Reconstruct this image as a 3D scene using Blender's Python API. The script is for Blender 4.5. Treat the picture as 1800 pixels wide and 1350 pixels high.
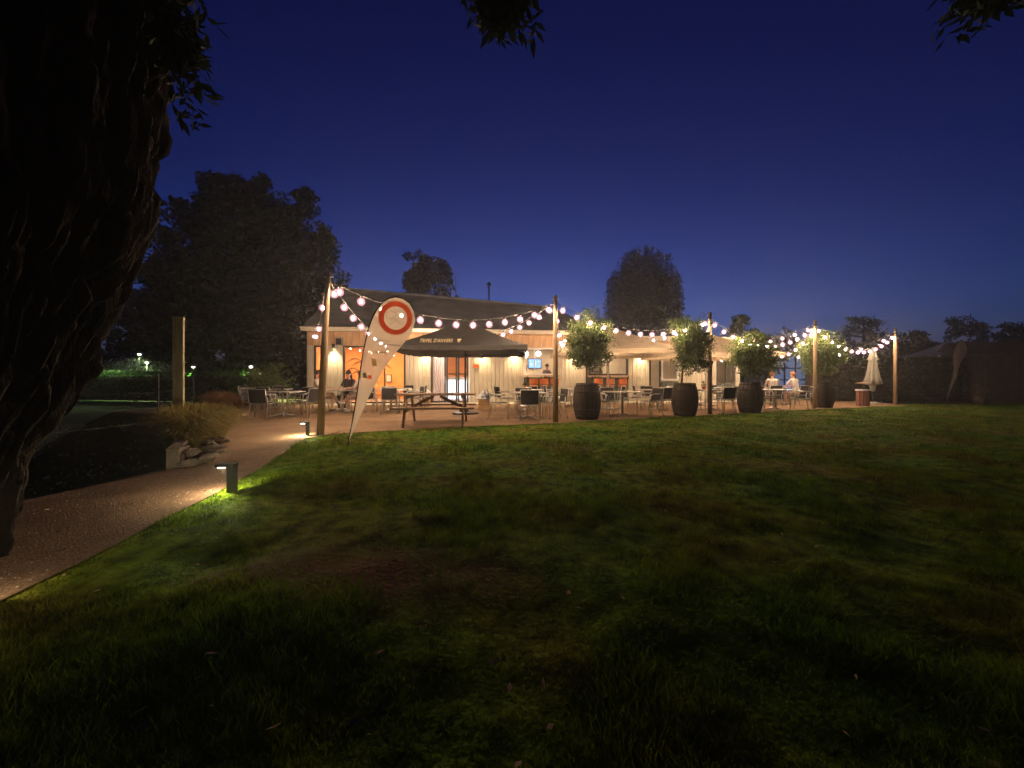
import bpy, bmesh, math, random
import numpy as np
from mathutils import Vector, Matrix
random.seed(7); rng = np.random.default_rng(11)
S = bpy.context.scene; COL = S.collection
for o in list(bpy.data.objects): bpy.data.objects.remove(o)
R = math.radians; PI = math.pi

# ------------------------------------------------------------------ camera, sky, exposure
CAMZ = 1.15; FP = 690.0                     # eye height, focal length in photo pixels
cam = bpy.data.cameras.new('camera'); cam_o = bpy.data.objects.new('camera', cam); COL.objects.link(cam_o)
cam_o.location = (0, 0, CAMZ); cam_o.rotation_euler = (R(90), 0, 0)
cam.sensor_width = 36; cam.lens = FP/1800*36; cam.shift_y = -10/1800
cam.clip_start = 0.05; cam.clip_end = 2000
S.camera = cam_o
W = bpy.data.worlds.new('World'); S.world = W; W.use_nodes = True
wn = W.node_tree; sky = wn.nodes.new('ShaderNodeTexSky'); sky.sky_type = 'NISHITA'; sky.sun_disc = False
sky.sun_elevation = R(-5.4); sky.sun_rotation = R(2); sky.ozone_density = 4.2; sky.dust_density = 1.0; sky.air_density = 1.0
bg = wn.nodes['Background']; wn.links.new(sky.outputs[0], bg.inputs[0]); bg.inputs[1].default_value = 0.24
S.view_settings.view_transform = 'Standard'; S.view_settings.look = 'None'
S.view_settings.gamma = 1; S.view_settings.use_curve_mapping = False
S.view_settings.exposure = 5.0
S.render.engine = 'CYCLES'
c = S.cycles
c.use_denoising = True
try: c.denoiser = 'OPENIMAGEDENOISE'
except Exception: pass
c.use_adaptive_sampling = True; c.adaptive_threshold = .02; c.adaptive_min_samples = 32
c.max_bounces = 5; c.diffuse_bounces = 2; c.glossy_bounces = 2; c.transmission_bounces = 3; c.transparent_max_bounces = 12; c.volume_bounces = 0
c.caustics_reflective = False; c.caustics_refractive = False; c.sample_clamp_indirect = 0.25
c.use_light_tree = True

def PX(x, d): return (x-900)/FP*d
def PZ(y, d): return CAMZ + (665-y)/FP*d

# ------------------------------------------------------------------ materials
MATS = {}
def mat(name, col=(.5,.5,.5), rough=.7, metal=0, var=.15, scale=6., bump=0., bscale=40., trans=0., col2=None, stretch=None, spec=.3):
    if name in MATS: return MATS[name]
    m = bpy.data.materials.new(name); m.use_nodes = True; n = m.node_tree; b = n.nodes['Principled BSDF']
    b.inputs['Roughness'].default_value = rough; b.inputs['Metallic'].default_value = metal
    b.inputs['Specular IOR Level'].default_value = spec
    tc = n.nodes.new('ShaderNodeTexCoord'); src = tc.outputs['Object']
    if stretch:
        mp = n.nodes.new('ShaderNodeMapping'); mp.inputs['Scale'].default_value = stretch
        n.links.new(src, mp.inputs[0]); src = mp.outputs[0]
    nz = n.nodes.new('ShaderNodeTexNoise'); nz.inputs['Scale'].default_value = scale; nz.inputs['Detail'].default_value = 5
    n.links.new(src, nz.inputs['Vector'])
    rp = n.nodes.new('ShaderNodeValToRGB'); e = rp.color_ramp.elements
    c2 = col2 if col2 else tuple(min(1, v*(1+var)) for v in col)
    c1 = col if col2 else tuple(v*(1-var) for v in col)
    e[0].position = .32; e[0].color = (*c1, 1); e[1].position = .68; e[1].color = (*c2, 1)
    n.links.new(nz.outputs['Fac'], rp.inputs[0]); n.links.new(rp.outputs[0], b.inputs['Base Color'])
    if bump:
        n2 = n.nodes.new('ShaderNodeTexNoise'); n2.inputs['Scale'].default_value = bscale; n2.inputs['Detail'].default_value = 6
        n.links.new(src, n2.inputs['Vector'])
        bp = n.nodes.new('ShaderNodeBump'); bp.inputs['Strength'].default_value = bump; bp.inputs['Distance'].default_value = .02
        n.links.new(n2.outputs['Fac'], bp.inputs['Height']); n.links.new(bp.outputs[0], b.inputs['Normal'])
    if trans:
        t = n.nodes.new('ShaderNodeBsdfTranslucent'); n.links.new(rp.outputs[0], t.inputs['Color'])
        mx = n.nodes.new('ShaderNodeMixShader'); mx.inputs[0].default_value = trans
        n.links.new(b.outputs[0], mx.inputs[1]); n.links.new(t.outputs[0], mx.inputs[2])
        n.links.new(mx.outputs[0], n.nodes['Material Output'].inputs['Surface'])
    MATS[name] = m; return m
def emis(name, col, st, sample=True, transparent=0.):
    m = bpy.data.materials.new(name); m.use_nodes = True; n = m.node_tree; n.nodes.remove(n.nodes['Principled BSDF'])
    e = n.nodes.new('ShaderNodeEmission'); e.inputs[0].default_value = (*col, 1); e.inputs[1].default_value = st
    out = n.nodes['Material Output']
    if transparent:
        t = n.nodes.new('ShaderNodeBsdfTransparent'); mx = n.nodes.new('ShaderNodeMixShader'); mx.inputs[0].default_value = transparent
        n.links.new(e.outputs[0], mx.inputs[1]); n.links.new(t.outputs[0], mx.inputs[2]); n.links.new(mx.outputs[0], out.inputs[0])
    else: n.links.new(e.outputs[0], out.inputs[0])
    if not sample: m.cycles.emission_sampling = 'NONE'
    MATS[name] = m; return m
def glass(name, gl=.07, tint=(1,1,1)):
    m = bpy.data.materials.new(name); m.use_nodes = True; n = m.node_tree; n.nodes.remove(n.nodes['Principled BSDF'])
    t = n.nodes.new('ShaderNodeBsdfTransparent'); t.inputs[0].default_value = (*tint, 1)
    g = n.nodes.new('ShaderNodeBsdfGlossy'); g.inputs['Roughness'].default_value = .03
    mx = n.nodes.new('ShaderNodeMixShader'); mx.inputs[0].default_value = gl
    n.links.new(t.outputs[0], mx.inputs[1]); n.links.new(g.outputs[0], mx.inputs[2]); n.links.new(mx.outputs[0], n.nodes['Material Output'].inputs[0])
    MATS[name] = m; return m

mat('alu', (.62,.60,.57), .35, .9, .1)
mat('dark_metal', (.03,.03,.032), .45, .4, .2)
mat('weave', (.035,.03,.03), .75, 0, .35, 60, .4, 120)
mat('table_top', (.50,.43,.34), .45, 0, .2, 5, stretch=(1,12,1))
mat('post_wood', (.26,.17,.09), .8, 0, .3, 6, .5, 30, col2=(.38,.26,.14), stretch=(6,6,.6))
mat('picnic_wood', (.17,.10,.065), .75, 0, .3, 5, .4, 20, col2=(.27,.17,.11), stretch=(1,8,8))
mat('barrel_wood', (.032,.022,.014), .75, 0, .35, 5, .6, 25, col2=(.06,.042,.027), stretch=(5,5,.8))
mat('hoop', (.06,.05,.042), .6, .5, .3)
mat('soil', (.05,.035,.025), .95, 0, .4, 12, .8, 40)
mat('cladding', (.42,.36,.28), .7, 0, .14, 5, .35, 30, col2=(.62,.56,.45), stretch=(5,5,.25))
mat('cladding_dark', (.10,.11,.09), .7, 0, .2, 4, .2, 30)
mat('timber', (.50,.31,.17), .65, 0, .22, 3, .2, 20, stretch=(4,4,.7))
mat('roofing', (.24,.235,.215), .8, 0, .25, 1.5, .6, 25)
mat('frame_dark', (.045,.04,.038), .5, .2, .15)
mat('frame_white', (.72,.70,.68), .5, 0, .08)
mat('orange_paint', (.80,.27,.07), .8, 0, .08, 1.5)
mat('mural_paint', (.16,.07,.03), .8, 0, .2)
mat('plaster', (.62,.52,.42), .8, 0, .08, 2)
mat('inner_floor', (.28,.2,.14), .5, 0, .2)
mat('ceiling_white', (.7,.68,.65), .8, 0, .05)
mat('white_gloss', (.82,.82,.84), .3, 0, .04)
mat('concrete', (.34,.30,.25), .85, 0, .15, 3, .4, 40)
mat('canvas_dark', (.050,.045,.04), .9, 0, .15, 8, .3, 60, trans=.12)
mat('canvas_cream', (.62,.50,.35), .9, 0, .1, 5, .3, 60, trans=.35)
mat('canvas_pale', (.30,.285,.235), .9, 0, .1, 5, .3, 60, trans=.2)
mat('print_gold', (.88,.70,.40), .7, 0, .1)
mat('leaf', (.065,.10,.026), .6, 0, .3, 9, col2=(.13,.165,.05), trans=.35)
mat('leaf_pale', (.09,.14,.035), .5, 0, .3, 9, col2=(.17,.21,.07), trans=.4)
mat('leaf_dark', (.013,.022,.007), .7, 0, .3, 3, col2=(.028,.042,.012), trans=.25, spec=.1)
mat('leaf_willow', (.03,.04,.016), .7, 0, .3, 3, col2=(.055,.065,.026), trans=.25, spec=.1)
mat('leaf_hedge', (.035,.075,.02), .6, 0, .3, 5, col2=(.06,.12,.03), trans=.25)
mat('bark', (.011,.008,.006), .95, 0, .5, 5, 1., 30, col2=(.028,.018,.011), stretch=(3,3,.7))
mat('trunk_thin', (.10,.075,.05), .9, 0, .3, 8, .5, 30)
mat('straw', (.27,.21,.06), .8, 0, .3, 7, col2=(.40,.32,.10), trans=.3)
mat('straw_red', (.30,.15,.07), .8, 0, .3, 7, col2=(.36,.2,.09), trans=.3)
mat('stone', (.17,.13,.095), .9, 0, .25, 6, .8, 25)
mat('skin', (.55,.33,.24), .6, 0, .06)
mat('shirt_pale', (.62,.52,.46), .9, 0, .08, 12, .3, 25)
mat('shirt_dark', (.05,.035,.04), .9, 0, .2, 12)
mat('shirt_grey', (.25,.2,.19), .9, 0, .1, 12)
mat('trousers', (.12,.08,.07), .9, 0, .2, 12)
mat('shorts', (.42,.28,.2), .9, 0, .15, 12)
mat('shoe_white', (.75,.72,.7), .6, 0, .05)
mat('shoe_dark', (.04,.035,.03), .6, 0, .1)
mat('hair_dark', (.02,.013,.01), .6, 0, .3, 30)
mat('hair_red', (.32,.12,.04), .6, 0, .3, 30)
mat('hair_brown', (.12,.06,.03), .6, 0, .3, 30)
mat('stool_orange', (.62,.17,.04), .55, 0, .1)
mat('terracotta', (.45,.16,.08), .8, 0, .15)
mat('crate_wood', (.55,.35,.16), .8, 0, .2, 4, .3, 20)
mat('towel_blue', (.10,.25,.33), .9, 0, .2)
mat('red_print', (.85,.14,.05), .7, 0, .08, trans=.5)
mat('grey_print', (.42,.38,.34), .8, 0, .05, trans=.5)
mat('yellow_print', (.68,.52,.25), .8, 0, .05, trans=.5)
mat('bottle_green', (.02,.08,.04), .2, 0, .2)
mat('tarp', (.15,.18,.24), .7, 0, .1, 3, .2, 20)
mat('hut_wood', (.05,.04,.03), .85, 0, .3, 4, .3, 20)
mat('brick_red', (.30,.13,.09), .85, 0, .25, 8, .5, 30)
glass('window_glass', .06); glass('bottle_glass', .2, (.5,.7,.5))
BULB = 1.0
emis('bulb_core', (1.0,.69,.45), 54*BULB)
emis('bulb_halo', (1.0,.42,.46), .052, False, .5)  # lens halo painted as a faint pink glowing shell round each bulb
emis('bulb_core_small', (1.0,.7,.42), 6)
emis('lamp_lens', (1.0,.78,.45), 2.0, False)
emis('bollard_lens', (1.0,.9,.65), 1.2, False)
emis('panel_warm', (1.0,.74,.44), 6.2)
emis('fridge_glow', (1.0,.95,.95), .06)
emis('panel_white', (1.0,.9,.85), 3.4)
emis('pendant', (1.0,.82,.75), .9)
emis('screen_blue', (.2,.45,1.0), .07); emis('pavilion_pale', (.35,.5,.9), .008); emis('pavilion_blue', (.2,.4,1.), .02)
emis('far_lamp', (.95,1.0,.85), .5)
emis('exit_green', (.1,.9,.5), .05)
emis('sign_red', (1.,.2,.1), .04)

# ------------------------------------------------------------------ mesh helpers
class MB:
    def __init__(s): s.v = []; s.f = []
    def add(s, vs, fs):
        k = len(s.v); s.v += [tuple(p) for p in vs]; s.f += [tuple(i+k for i in f) for f in fs]; return s
    def box(s, c, d, rz=0, M=None, taper=1.):
        hx, hy, hz = d[0]/2, d[1]/2, d[2]/2
        P = [Vector((x*hx*(taper if z > 0 else 1), y*hy*(taper if z > 0 else 1), z*hz)) for z in (-1,1) for y in (-1,1) for x in (-1,1)]
        m = (M if M else Matrix.Rotation(rz, 4, 'Z')); P = [m @ p + Vector(c) for p in P]
        return s.add(P, [(0,2,3,1),(4,5,7,6),(0,1,5,4),(2,6,7,3),(0,4,6,2),(1,3,7,5)])
    def bar(s, a, b, w, h):
        a, b = Vector(a), Vector(b); d = (b-a); q = d.to_track_quat('X','Z').to_matrix().to_4x4()
        return s.box((a+b)/2, (d.length, w, h), M=q)
    def tube(s, pts, r, n=7, cap=True):
        pts = [Vector(p) for p in pts]; k = len(pts)
        rs = [r]*k if not hasattr(r, '__len__') else r
        vs = []; fs = []; up = Vector((.3,.2,1)).normalized()
        for i, p in enumerate(pts):
            d = (pts[min(i+1,k-1)]-pts[max(i-1,0)]).normalized()
            a = d.cross(up)
            if a.length < .05: a = d.cross(Vector((1,0,0)))
            a.normalize(); b = d.cross(a)
            for j in range(n):
                t = 2*PI*j/n; vs.append(p+(a*math.cos(t)+b*math.sin(t))*rs[i])
        for i in range(k-1):
            for j in range(n): fs.append((i*n+j, i*n+(j+1)%n, (i+1)*n+(j+1)%n, (i+1)*n+j))
        if cap: fs.append(tuple(range(n))[::-1]); fs.append(tuple((k-1)*n+j for j in range(n)))
        return s.add(vs, fs)
    def lathe(s, prof, n=16, c=(0,0,0), a0=0, a1=2*PI):
        full = abs(a1-a0-2*PI) < 1e-6; m = n if full else n+1; vs = []; fs = []
        for r, z in prof:
            for j in range(m):
                t = a0+(a1-a0)*j/n; vs.append((c[0]+r*math.cos(t), c[1]+r*math.sin(t), c[2]+z))
        for i in range(len(prof)-1):
            for j in range(n):
                j2 = (j+1) % m; fs.append((i*m+j, i*m+j2, (i+1)*m+j2, (i+1)*m+j))
        return s.add(vs, fs)
    def ell(s, c, r, n=10, k=7):
        prof = [(math.sin(PI*i/k), -math.cos(PI*i/k)) for i in range(k+1)]
        b = MB().lathe([(max(p[0], .001), p[1]) for p in prof], n)
        return s.add([(c[0]+v[0]*r[0], c[1]+v[1]*r[1], c[2]+v[2]*r[2]) for v in b.v], b.f)
    def grid(s, fn, nu, nv):
        vs = [fn(i/nu, j/nv) for j in range(nv+1) for i in range(nu+1)]
        fs = [(j*(nu+1)+i, j*(nu+1)+i+1, (j+1)*(nu+1)+i+1, (j+1)*(nu+1)+i) for j in range(nv) for i in range(nu)]
        return s.add(vs, fs)
    def prism(s, poly, z0, z1):
        n = len(poly); vs = [(*p, z0) for p in poly]+[(*p, z1) for p in poly]
        return s.add(vs, [tuple(range(n))[::-1], tuple(range(n, 2*n))]+[(i, (i+1) % n, n+(i+1) % n, n+i) for i in range(n)])
    def mesh(s, name, m, smooth=False):
        me = bpy.data.meshes.new(name); me.from_pydata(s.v, [], s.f); me.materials.append(MATS[m] if isinstance(m, str) else m)
        if smooth: me.polygons.foreach_set('use_smooth', [True]*len(me.polygons))
        me.update(); return me
    def build(s, name, m, parent=None, smooth=False, loc=None, rz=0):
        return link(name, s.mesh(name, m, smooth), parent, loc, rz)
def link(name, me, parent=None, loc=None, rz=0):
    o = bpy.data.objects.new(name, me); COL.objects.link(o)
    if parent: o.parent = parent
    if loc is not None: o.location = loc
    if rz: o.rotation_euler.z = rz
    return o
def npmesh(name, V, F, m, parent=None, smooth=False):
    V = np.asarray(V, dtype=np.float32).reshape(-1, 3); F = np.asarray(F, dtype=np.int32); k = F.shape[1]
    me = bpy.data.meshes.new(name); me.vertices.add(len(V)); me.vertices.foreach_set('co', V.ravel())
    me.loops.add(F.size); me.loops.foreach_set('vertex_index', F.ravel())
    me.polygons.add(len(F)); me.polygons.foreach_set('loop_start', np.arange(0, F.size, k, dtype=np.int32))
    if smooth: me.polygons.foreach_set('use_smooth', np.ones(len(F), dtype=bool))
    me.materials.append(MATS[m]); me.update(); me.validate()
    return link(name, me, parent)
def tag(o, label=None, cat=None, group=None, kind=None):
    if label: o['label'] = label
    if cat: o['category'] = cat
    if group: o['group'] = group
    if kind: o['kind'] = kind
    return o
def thing(name, loc, label, cat, group=None, rz=0):
    o = bpy.data.objects.new(name, None); COL.objects.link(o); o.location = loc; o.rotation_euler.z = rz; o.empty_display_size = .2
    return tag(o, label, cat, group)
def copy_tree(o, parent=None):
    q = o.copy(); COL.objects.link(q); q.parent = parent
    for ch in o.children: copy_tree(ch, q)
    return q
def vnoise(p, seed=0):
    """value noise on Nx2/Nx3 points, 0..1"""
    p = np.asarray(p, float); i = np.floor(p).astype(np.int64); f = p-i; f = f*f*(3-2*f); dm = p.shape[1]; out = 0
    for k in range(2**dm):
        w = 1; h = np.full(len(p), seed*7919+17, dtype=np.int64)
        for a in range(dm):
            b = (k >> a) & 1; w = w*(f[:, a] if b else 1-f[:, a]); h = (h*73856093) ^ ((i[:, a]+b)*(19349663+a*83492791))
        h = (h ^ (h >> 13))*1274126177; h = h ^ (h >> 16); out = out+w*((h & 0xffff)/65535.)
    return out
def fbm(p, oct=4, seed=0):
    s = 0; a = .5
    for k in range(oct): s = s+a*vnoise(np.asarray(p)*2**k, seed+k); a *= .5
    return s/(1-.5**oct)
def leaf_cards(P, size, droop=0., aspect=.45, r=rng):
    """diamond-shaped leaves at points P"""
    n = len(P); d = r.normal(size=(n,3)); d[:,2] -= droop; d /= np.linalg.norm(d, axis=1)[:,None]
    q = r.normal(size=(n,3)); q -= d*(q*d).sum(1)[:,None]; q /= np.linalg.norm(q, axis=1)[:,None]
    L = (size*r.uniform(.6,1.4,n))[:,None]; up = np.cross(d, q)
    V = np.stack([P, P+d*L*.5+q*L*aspect*.5+up*L*.06, P+d*L, P+d*L*.5-q*L*aspect*.5+up*L*.06], 1)
    return V.reshape(-1,3), np.arange(4*n).reshape(-1,4)
def crown_points(c, rad, nclump, per, rc, r=rng, shell=.62, seed=0, zmin=None):
    out = []
    for k in range(nclump):
        d = r.normal(size=3); d /= np.linalg.norm(d); q = r.uniform(shell, 1.) if r.uniform() > .14 else r.uniform(1., 1.14); rc_k = rc*r.uniform(.45,1.35)
        cc = np.array(c)+d*np.array(rad)*q*(.88+.24*vnoise(np.array([d*2.3+seed]), seed)[0])
        g = r.normal(size=(per,3)); g /= np.linalg.norm(g, axis=1)[:,None]
        out.append(cc+g*rc_k*(r.uniform(.3,1,per)**.5)[:,None]*np.array([1,1,.8]))
    P = np.concatenate(out)
    if zmin is not None: P = P[P[:,2] > zmin]
    return P

# ------------------------------------------------------------------ ground, lawn, path and terrace
EDGE = np.array([(-2.4,.2),(-2.6,1.5),(-2.62,2.0),(-2.68,2.5),(-2.82,3.2),(-2.95,3.95),(-3.2,5.0),(-3.55,6.2),(-3.9,7.4),(-3.72,7.95),(-3.3,8.25),(-2.5,8.6),(-.95,9.3),
                 (1.1,10.0),(3.2,11.0),(6.1,12.1),(11.1,14.4),(15.4,16.0),(17.0,16.6)])
LAWN = [(-2.4,-6)]+[tuple(p) for p in EDGE]+[(24,17.2),(40,18),(40,-6)]
def in_poly(P, poly):
    x, y = P[:,0], P[:,1]; ins = np.zeros(len(P), bool); n = len(poly)
    for i in range(n):
        (x1,y1),(x2,y2) = poly[i], poly[(i+1) % n]
        cnd = ((y1 > y) != (y2 > y)); ins ^= cnd & (x < (x2-x1)*(y-y1)/((y2-y1) if y2 != y1 else 1e-9)+x1)
    return ins
def edge_dist(P):
    d = np.full(len(P), 1e9)
    for a, b in zip(EDGE[:-1], EDGE[1:]):
        ab = b-a; t = np.clip(((P-a) @ ab)/(ab @ ab), 0, 1); d = np.minimum(d, np.linalg.norm(P-(a+t[:,None]*ab), axis=1))
    return d
def lawn_h(P):
    ins = in_poly(P, LAWN); d = np.where(ins, edge_dist(P), 0); k = np.clip(d/.5, 0, 1)
    return k*(.008+.13*(fbm(P*1.6, 4, 3)-.45)+.015*(fbm(P*.35, 2, 8)-.5))
mat('ground', (.03,.04,.015), .95, 0, .4, 1.5, .5, 20)
g = MB(); g.add([(-250,-60,-.06),(250,-60,-.06),(250,400,-.06),(-250,400,-.06)], [(0,1,2,3)])
tag(g.build('ground', 'ground'), kind='structure')
# lawn sheet
xs = np.concatenate([np.linspace(-3.95,6,150), np.linspace(6.1,24,120)]); ys = np.concatenate([np.linspace(-2,9,170), np.linspace(9.1,18,80)])
gx, gy = np.meshgrid(xs, ys); P = np.stack([gx.ravel(), gy.ravel()], 1); z = lawn_h(P)
V = np.column_stack([P, z]); nx, ny = len(xs), len(ys)
I = np.arange(nx*ny).reshape(ny, nx); F = np.stack([I[:-1,:-1], I[:-1,1:], I[1:,1:], I[1:,:-1]], -1).reshape(-1,4)
def lawn_mat(name, soilmix):
    m = bpy.data.materials.new(name); m.use_nodes = True; n = m.node_tree; b = n.nodes['Principled BSDF']; b.inputs['Roughness'].default_value = .9
    b.inputs['Specular IOR Level'].default_value = .04
    tc = n.nodes.new('ShaderNodeTexCoord')
    def nz(sc, det=4):
        q = n.nodes.new('ShaderNodeTexNoise'); q.inputs['Scale'].default_value = sc; q.inputs['Detail'].default_value = det
        n.links.new(tc.outputs['Object'], q.inputs['Vector']); return q.outputs['Fac']
    def ramp(src, els):
        q = n.nodes.new('ShaderNodeValToRGB'); e = q.color_ramp.elements
        e[0].position, e[0].color = els[0][0], (*els[0][1],1); e[1].position, e[1].color = els[-1][0], (*els[-1][1],1)
        for p, cc in els[1:-1]:
            w = e.new(p); w.color = (*cc,1)
        n.links.new(src, q.inputs[0]); return q.outputs[0]
    a = ramp(nz(.9), [(.34,(.070,.155,.007)),(.50,(.105,.165,.008)),(.60,(.130,.150,.011)),(.74,(.150,.130,.028))])
    s = ramp(nz(7,4), [(.32,(.35,.38,.35)),(.66,(1.3,1.25,1.25))])
    mu = n.nodes.new('ShaderNodeMix'); mu.data_type = 'RGBA'; mu.blend_type = 'MULTIPLY'; mu.inputs[0].default_value = 1
    n.links.new(a, mu.inputs[6]); n.links.new(s, mu.inputs[7]); last = mu.outputs[2]
    if soilmix:
        v = n.nodes.new('ShaderNodeVectorMath'); v.operation = 'MULTIPLY_ADD'; v.inputs[1].default_value = (1/1.0,1/.42,0); v.inputs[2].default_value = (.8,-2.3/.42,0)
        n.links.new(tc.outputs['Object'], v.inputs[0]); ln = n.nodes.new('ShaderNodeVectorMath'); ln.operation = 'LENGTH'; n.links.new(v.outputs[0], ln.inputs[0])
        ad = n.nodes.new('ShaderNodeMath'); ad.operation = 'MULTIPLY_ADD'; ad.inputs[1].default_value = 1.6; n.links.new(nz(2.5), ad.inputs[0]); n.links.new(ln.outputs['Value'], ad.inputs[2])
        fc = ramp(ad.outputs[0], [(.0,(1,1,1)),(.999,(0,0,0))]); 
        mp = n.nodes.new('ShaderNodeMapRange'); mp.inputs[1].default_value = .9; mp.inputs[2].default_value = 2.0; mp.inputs[3].default_value = 1; mp.inputs[4].default_value = 0
        n.links.new(ad.outputs[0], mp.inputs[0])
        m2 = n.nodes.new('ShaderNodeMix'); m2.data_type = 'RGBA'; n.links.new(mp.outputs[0], m2.inputs[0]); n.links.new(last, m2.inputs[6]); m2.inputs[7].default_value = (.14,.065,.038,1); last = m2.outputs[2]
    n.links.new(last, b.inputs['Base Color'])
    bp = n.nodes.new('ShaderNodeBump'); bp.inputs['Strength'].default_value = .7; bp.inputs['Distance'].default_value = .03
    n.links.new(nz(35,5), bp.inputs['Height']); n.links.new(bp.outputs[0], b.inputs['Normal'])
    MATS[name] = m
lawn_mat('lawn_soil', True); lawn_mat('grass_blade', False)
nt = MATS['grass_blade'].node_tree; pb = nt.nodes['Principled BSDF']; tl = nt.nodes.new('ShaderNodeBsdfTranslucent'); nt.links.new(pb.inputs['Base Color'].links[0].from_socket, tl.inputs[0])
mx = nt.nodes.new('ShaderNodeMixShader'); mx.inputs[0].default_value = .5; nt.links.new(pb.outputs[0], mx.inputs[1]); nt.links.new(tl.outputs[0], mx.inputs[2]); nt.links.new(mx.outputs[0], nt.nodes['Material Output'].inputs[0])
tag(npmesh('lawn', V, F, 'lawn_soil', smooth=True), kind='structure')
# gravel path and terrace
def path_mat():
    m = bpy.data.materials.new('gravel'); m.use_nodes = True; n = m.node_tree; b = n.nodes['Principled BSDF']; b.inputs['Roughness'].default_value = .95; b.inputs['Specular IOR Level'].default_value = .1
    tc = n.nodes.new('ShaderNodeTexCoord')
    def nz(sc, det=4):
        q = n.nodes.new('ShaderNodeTexNoise'); q.inputs['Scale'].default_value = sc; q.inputs['Detail'].default_value = det; n.links.new(tc.outputs['Object'], q.inputs['Vector']); return q.outputs['Fac']
    def mixc(f, a, b_, bt='MIX'):
        q = n.nodes.new('ShaderNodeMix'); q.data_type = 'RGBA'; q.blend_type = bt
        for k, v in ((0,f),(6,a),(7,b_)):
            if isinstance(v, (tuple,float,int)): q.inputs[k].default_value = (*v,1) if isinstance(v,tuple) else v
            else: n.links.new(v, q.inputs[k])
        return q.outputs[2]
    def rng_(src, a, b_, c0=0., c1=1.):
        q = n.nodes.new('ShaderNodeMapRange'); n.links.new(src, q.inputs[0])
        for k, v in enumerate((a,b_,c0,c1)): q.inputs[k+1].default_value = v
        return q.outputs[0]
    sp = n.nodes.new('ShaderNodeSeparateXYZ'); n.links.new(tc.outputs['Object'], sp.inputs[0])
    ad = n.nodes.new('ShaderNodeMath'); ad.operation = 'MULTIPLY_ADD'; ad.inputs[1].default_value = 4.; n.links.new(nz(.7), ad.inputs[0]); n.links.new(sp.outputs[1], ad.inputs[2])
    f = rng_(ad.outputs[0], 6.0, 9.2)                      # painted light falloff: ground colour darkens from the terrace towards the camera
    terr = mixc(rng_(nz(1.6), .35, .65), (.27,.17,.10), (.36,.23,.135)); path_dim = mixc(rng_(nz(1.8), .35, .65), (.09,.05,.03), (.15,.088,.052))
    c1 = mixc(f, path_dim, terr); c2 = mixc(1., c1, rng_(nz(55,3), .3, .7, .55, 1.4), 'MULTIPLY'); c3 = mixc(1., c2, rng_(nz(260,2), .3, .7, .7, 1.25), 'MULTIPLY')
    n.links.new(c3, b.inputs['Base Color'])
    bp = n.nodes.new('ShaderNodeBump'); bp.inputs['Strength'].default_value = .8; bp.inputs['Distance'].default_value = .015; n.links.new(nz(70,6), bp.inputs['Height']); n.links.new(bp.outputs[0], b.inputs['Normal'])
    MATS['gravel'] = m
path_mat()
left = [(-14,17.0),(-13.5,13.2),(-9.8,12.4),(-6.9,9.4),(-5.3,6.8),(-4.3,5.0),(-4.4,4.3),(-4.7,3.0),(-4.6,.2)]
pts = [tuple(p) for p in EDGE]+[(17.6,21.5),(-14,21.5)]+left
bm = bmesh.new(); vs = [bm.verts.new((x,y,.012)) for x, y in pts]; bm.faces.new(vs); bmesh.ops.triangulate(bm, faces=bm.faces[:])
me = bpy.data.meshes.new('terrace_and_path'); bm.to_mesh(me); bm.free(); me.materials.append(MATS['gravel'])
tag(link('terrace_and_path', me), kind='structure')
# loose gravel stones scattered on the path near the camera
n = 5000; Pq = np.column_stack([rng.uniform(-6,1,n), 1.5+8*rng.uniform(0,1,n)**1.3]); Pq = Pq[in_poly(Pq, pts)]
n = len(Pq); sz = rng.uniform(.004,.012,n); base = np.array([(1,0,0),(-.5,.87,0),(-.5,-.87,0),(0,0,.8)])
V = Pq[:,None,:]; rot = rng.uniform(0,6.28,n); V3 = np.zeros((n,4,3))
V3[:,:,0] = Pq[:,0:1]+sz[:,None]*(np.cos(rot)[:,None]*base[:,0]-np.sin(rot)[:,None]*base[:,1])
V3[:,:,1] = Pq[:,1:2]+sz[:,None]*(np.sin(rot)[:,None]*base[:,0]+np.cos(rot)[:,None]*base[:,1]); V3[:,:,2] = .011+sz[:,None]*base[:,2]
F = (np.arange(n)*4)[:,None,None]+np.array([(0,1,3),(1,2,3),(2,0,3)]); mat('gravel_stone', (.3,.2,.13), .9, 0, .5, 30)
tag(npmesh('gravel', V3, F.reshape(-1,3), 'gravel_stone'), label='loose gravel grains lying on the reddish path', cat='gravel', kind='stuff')
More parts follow.
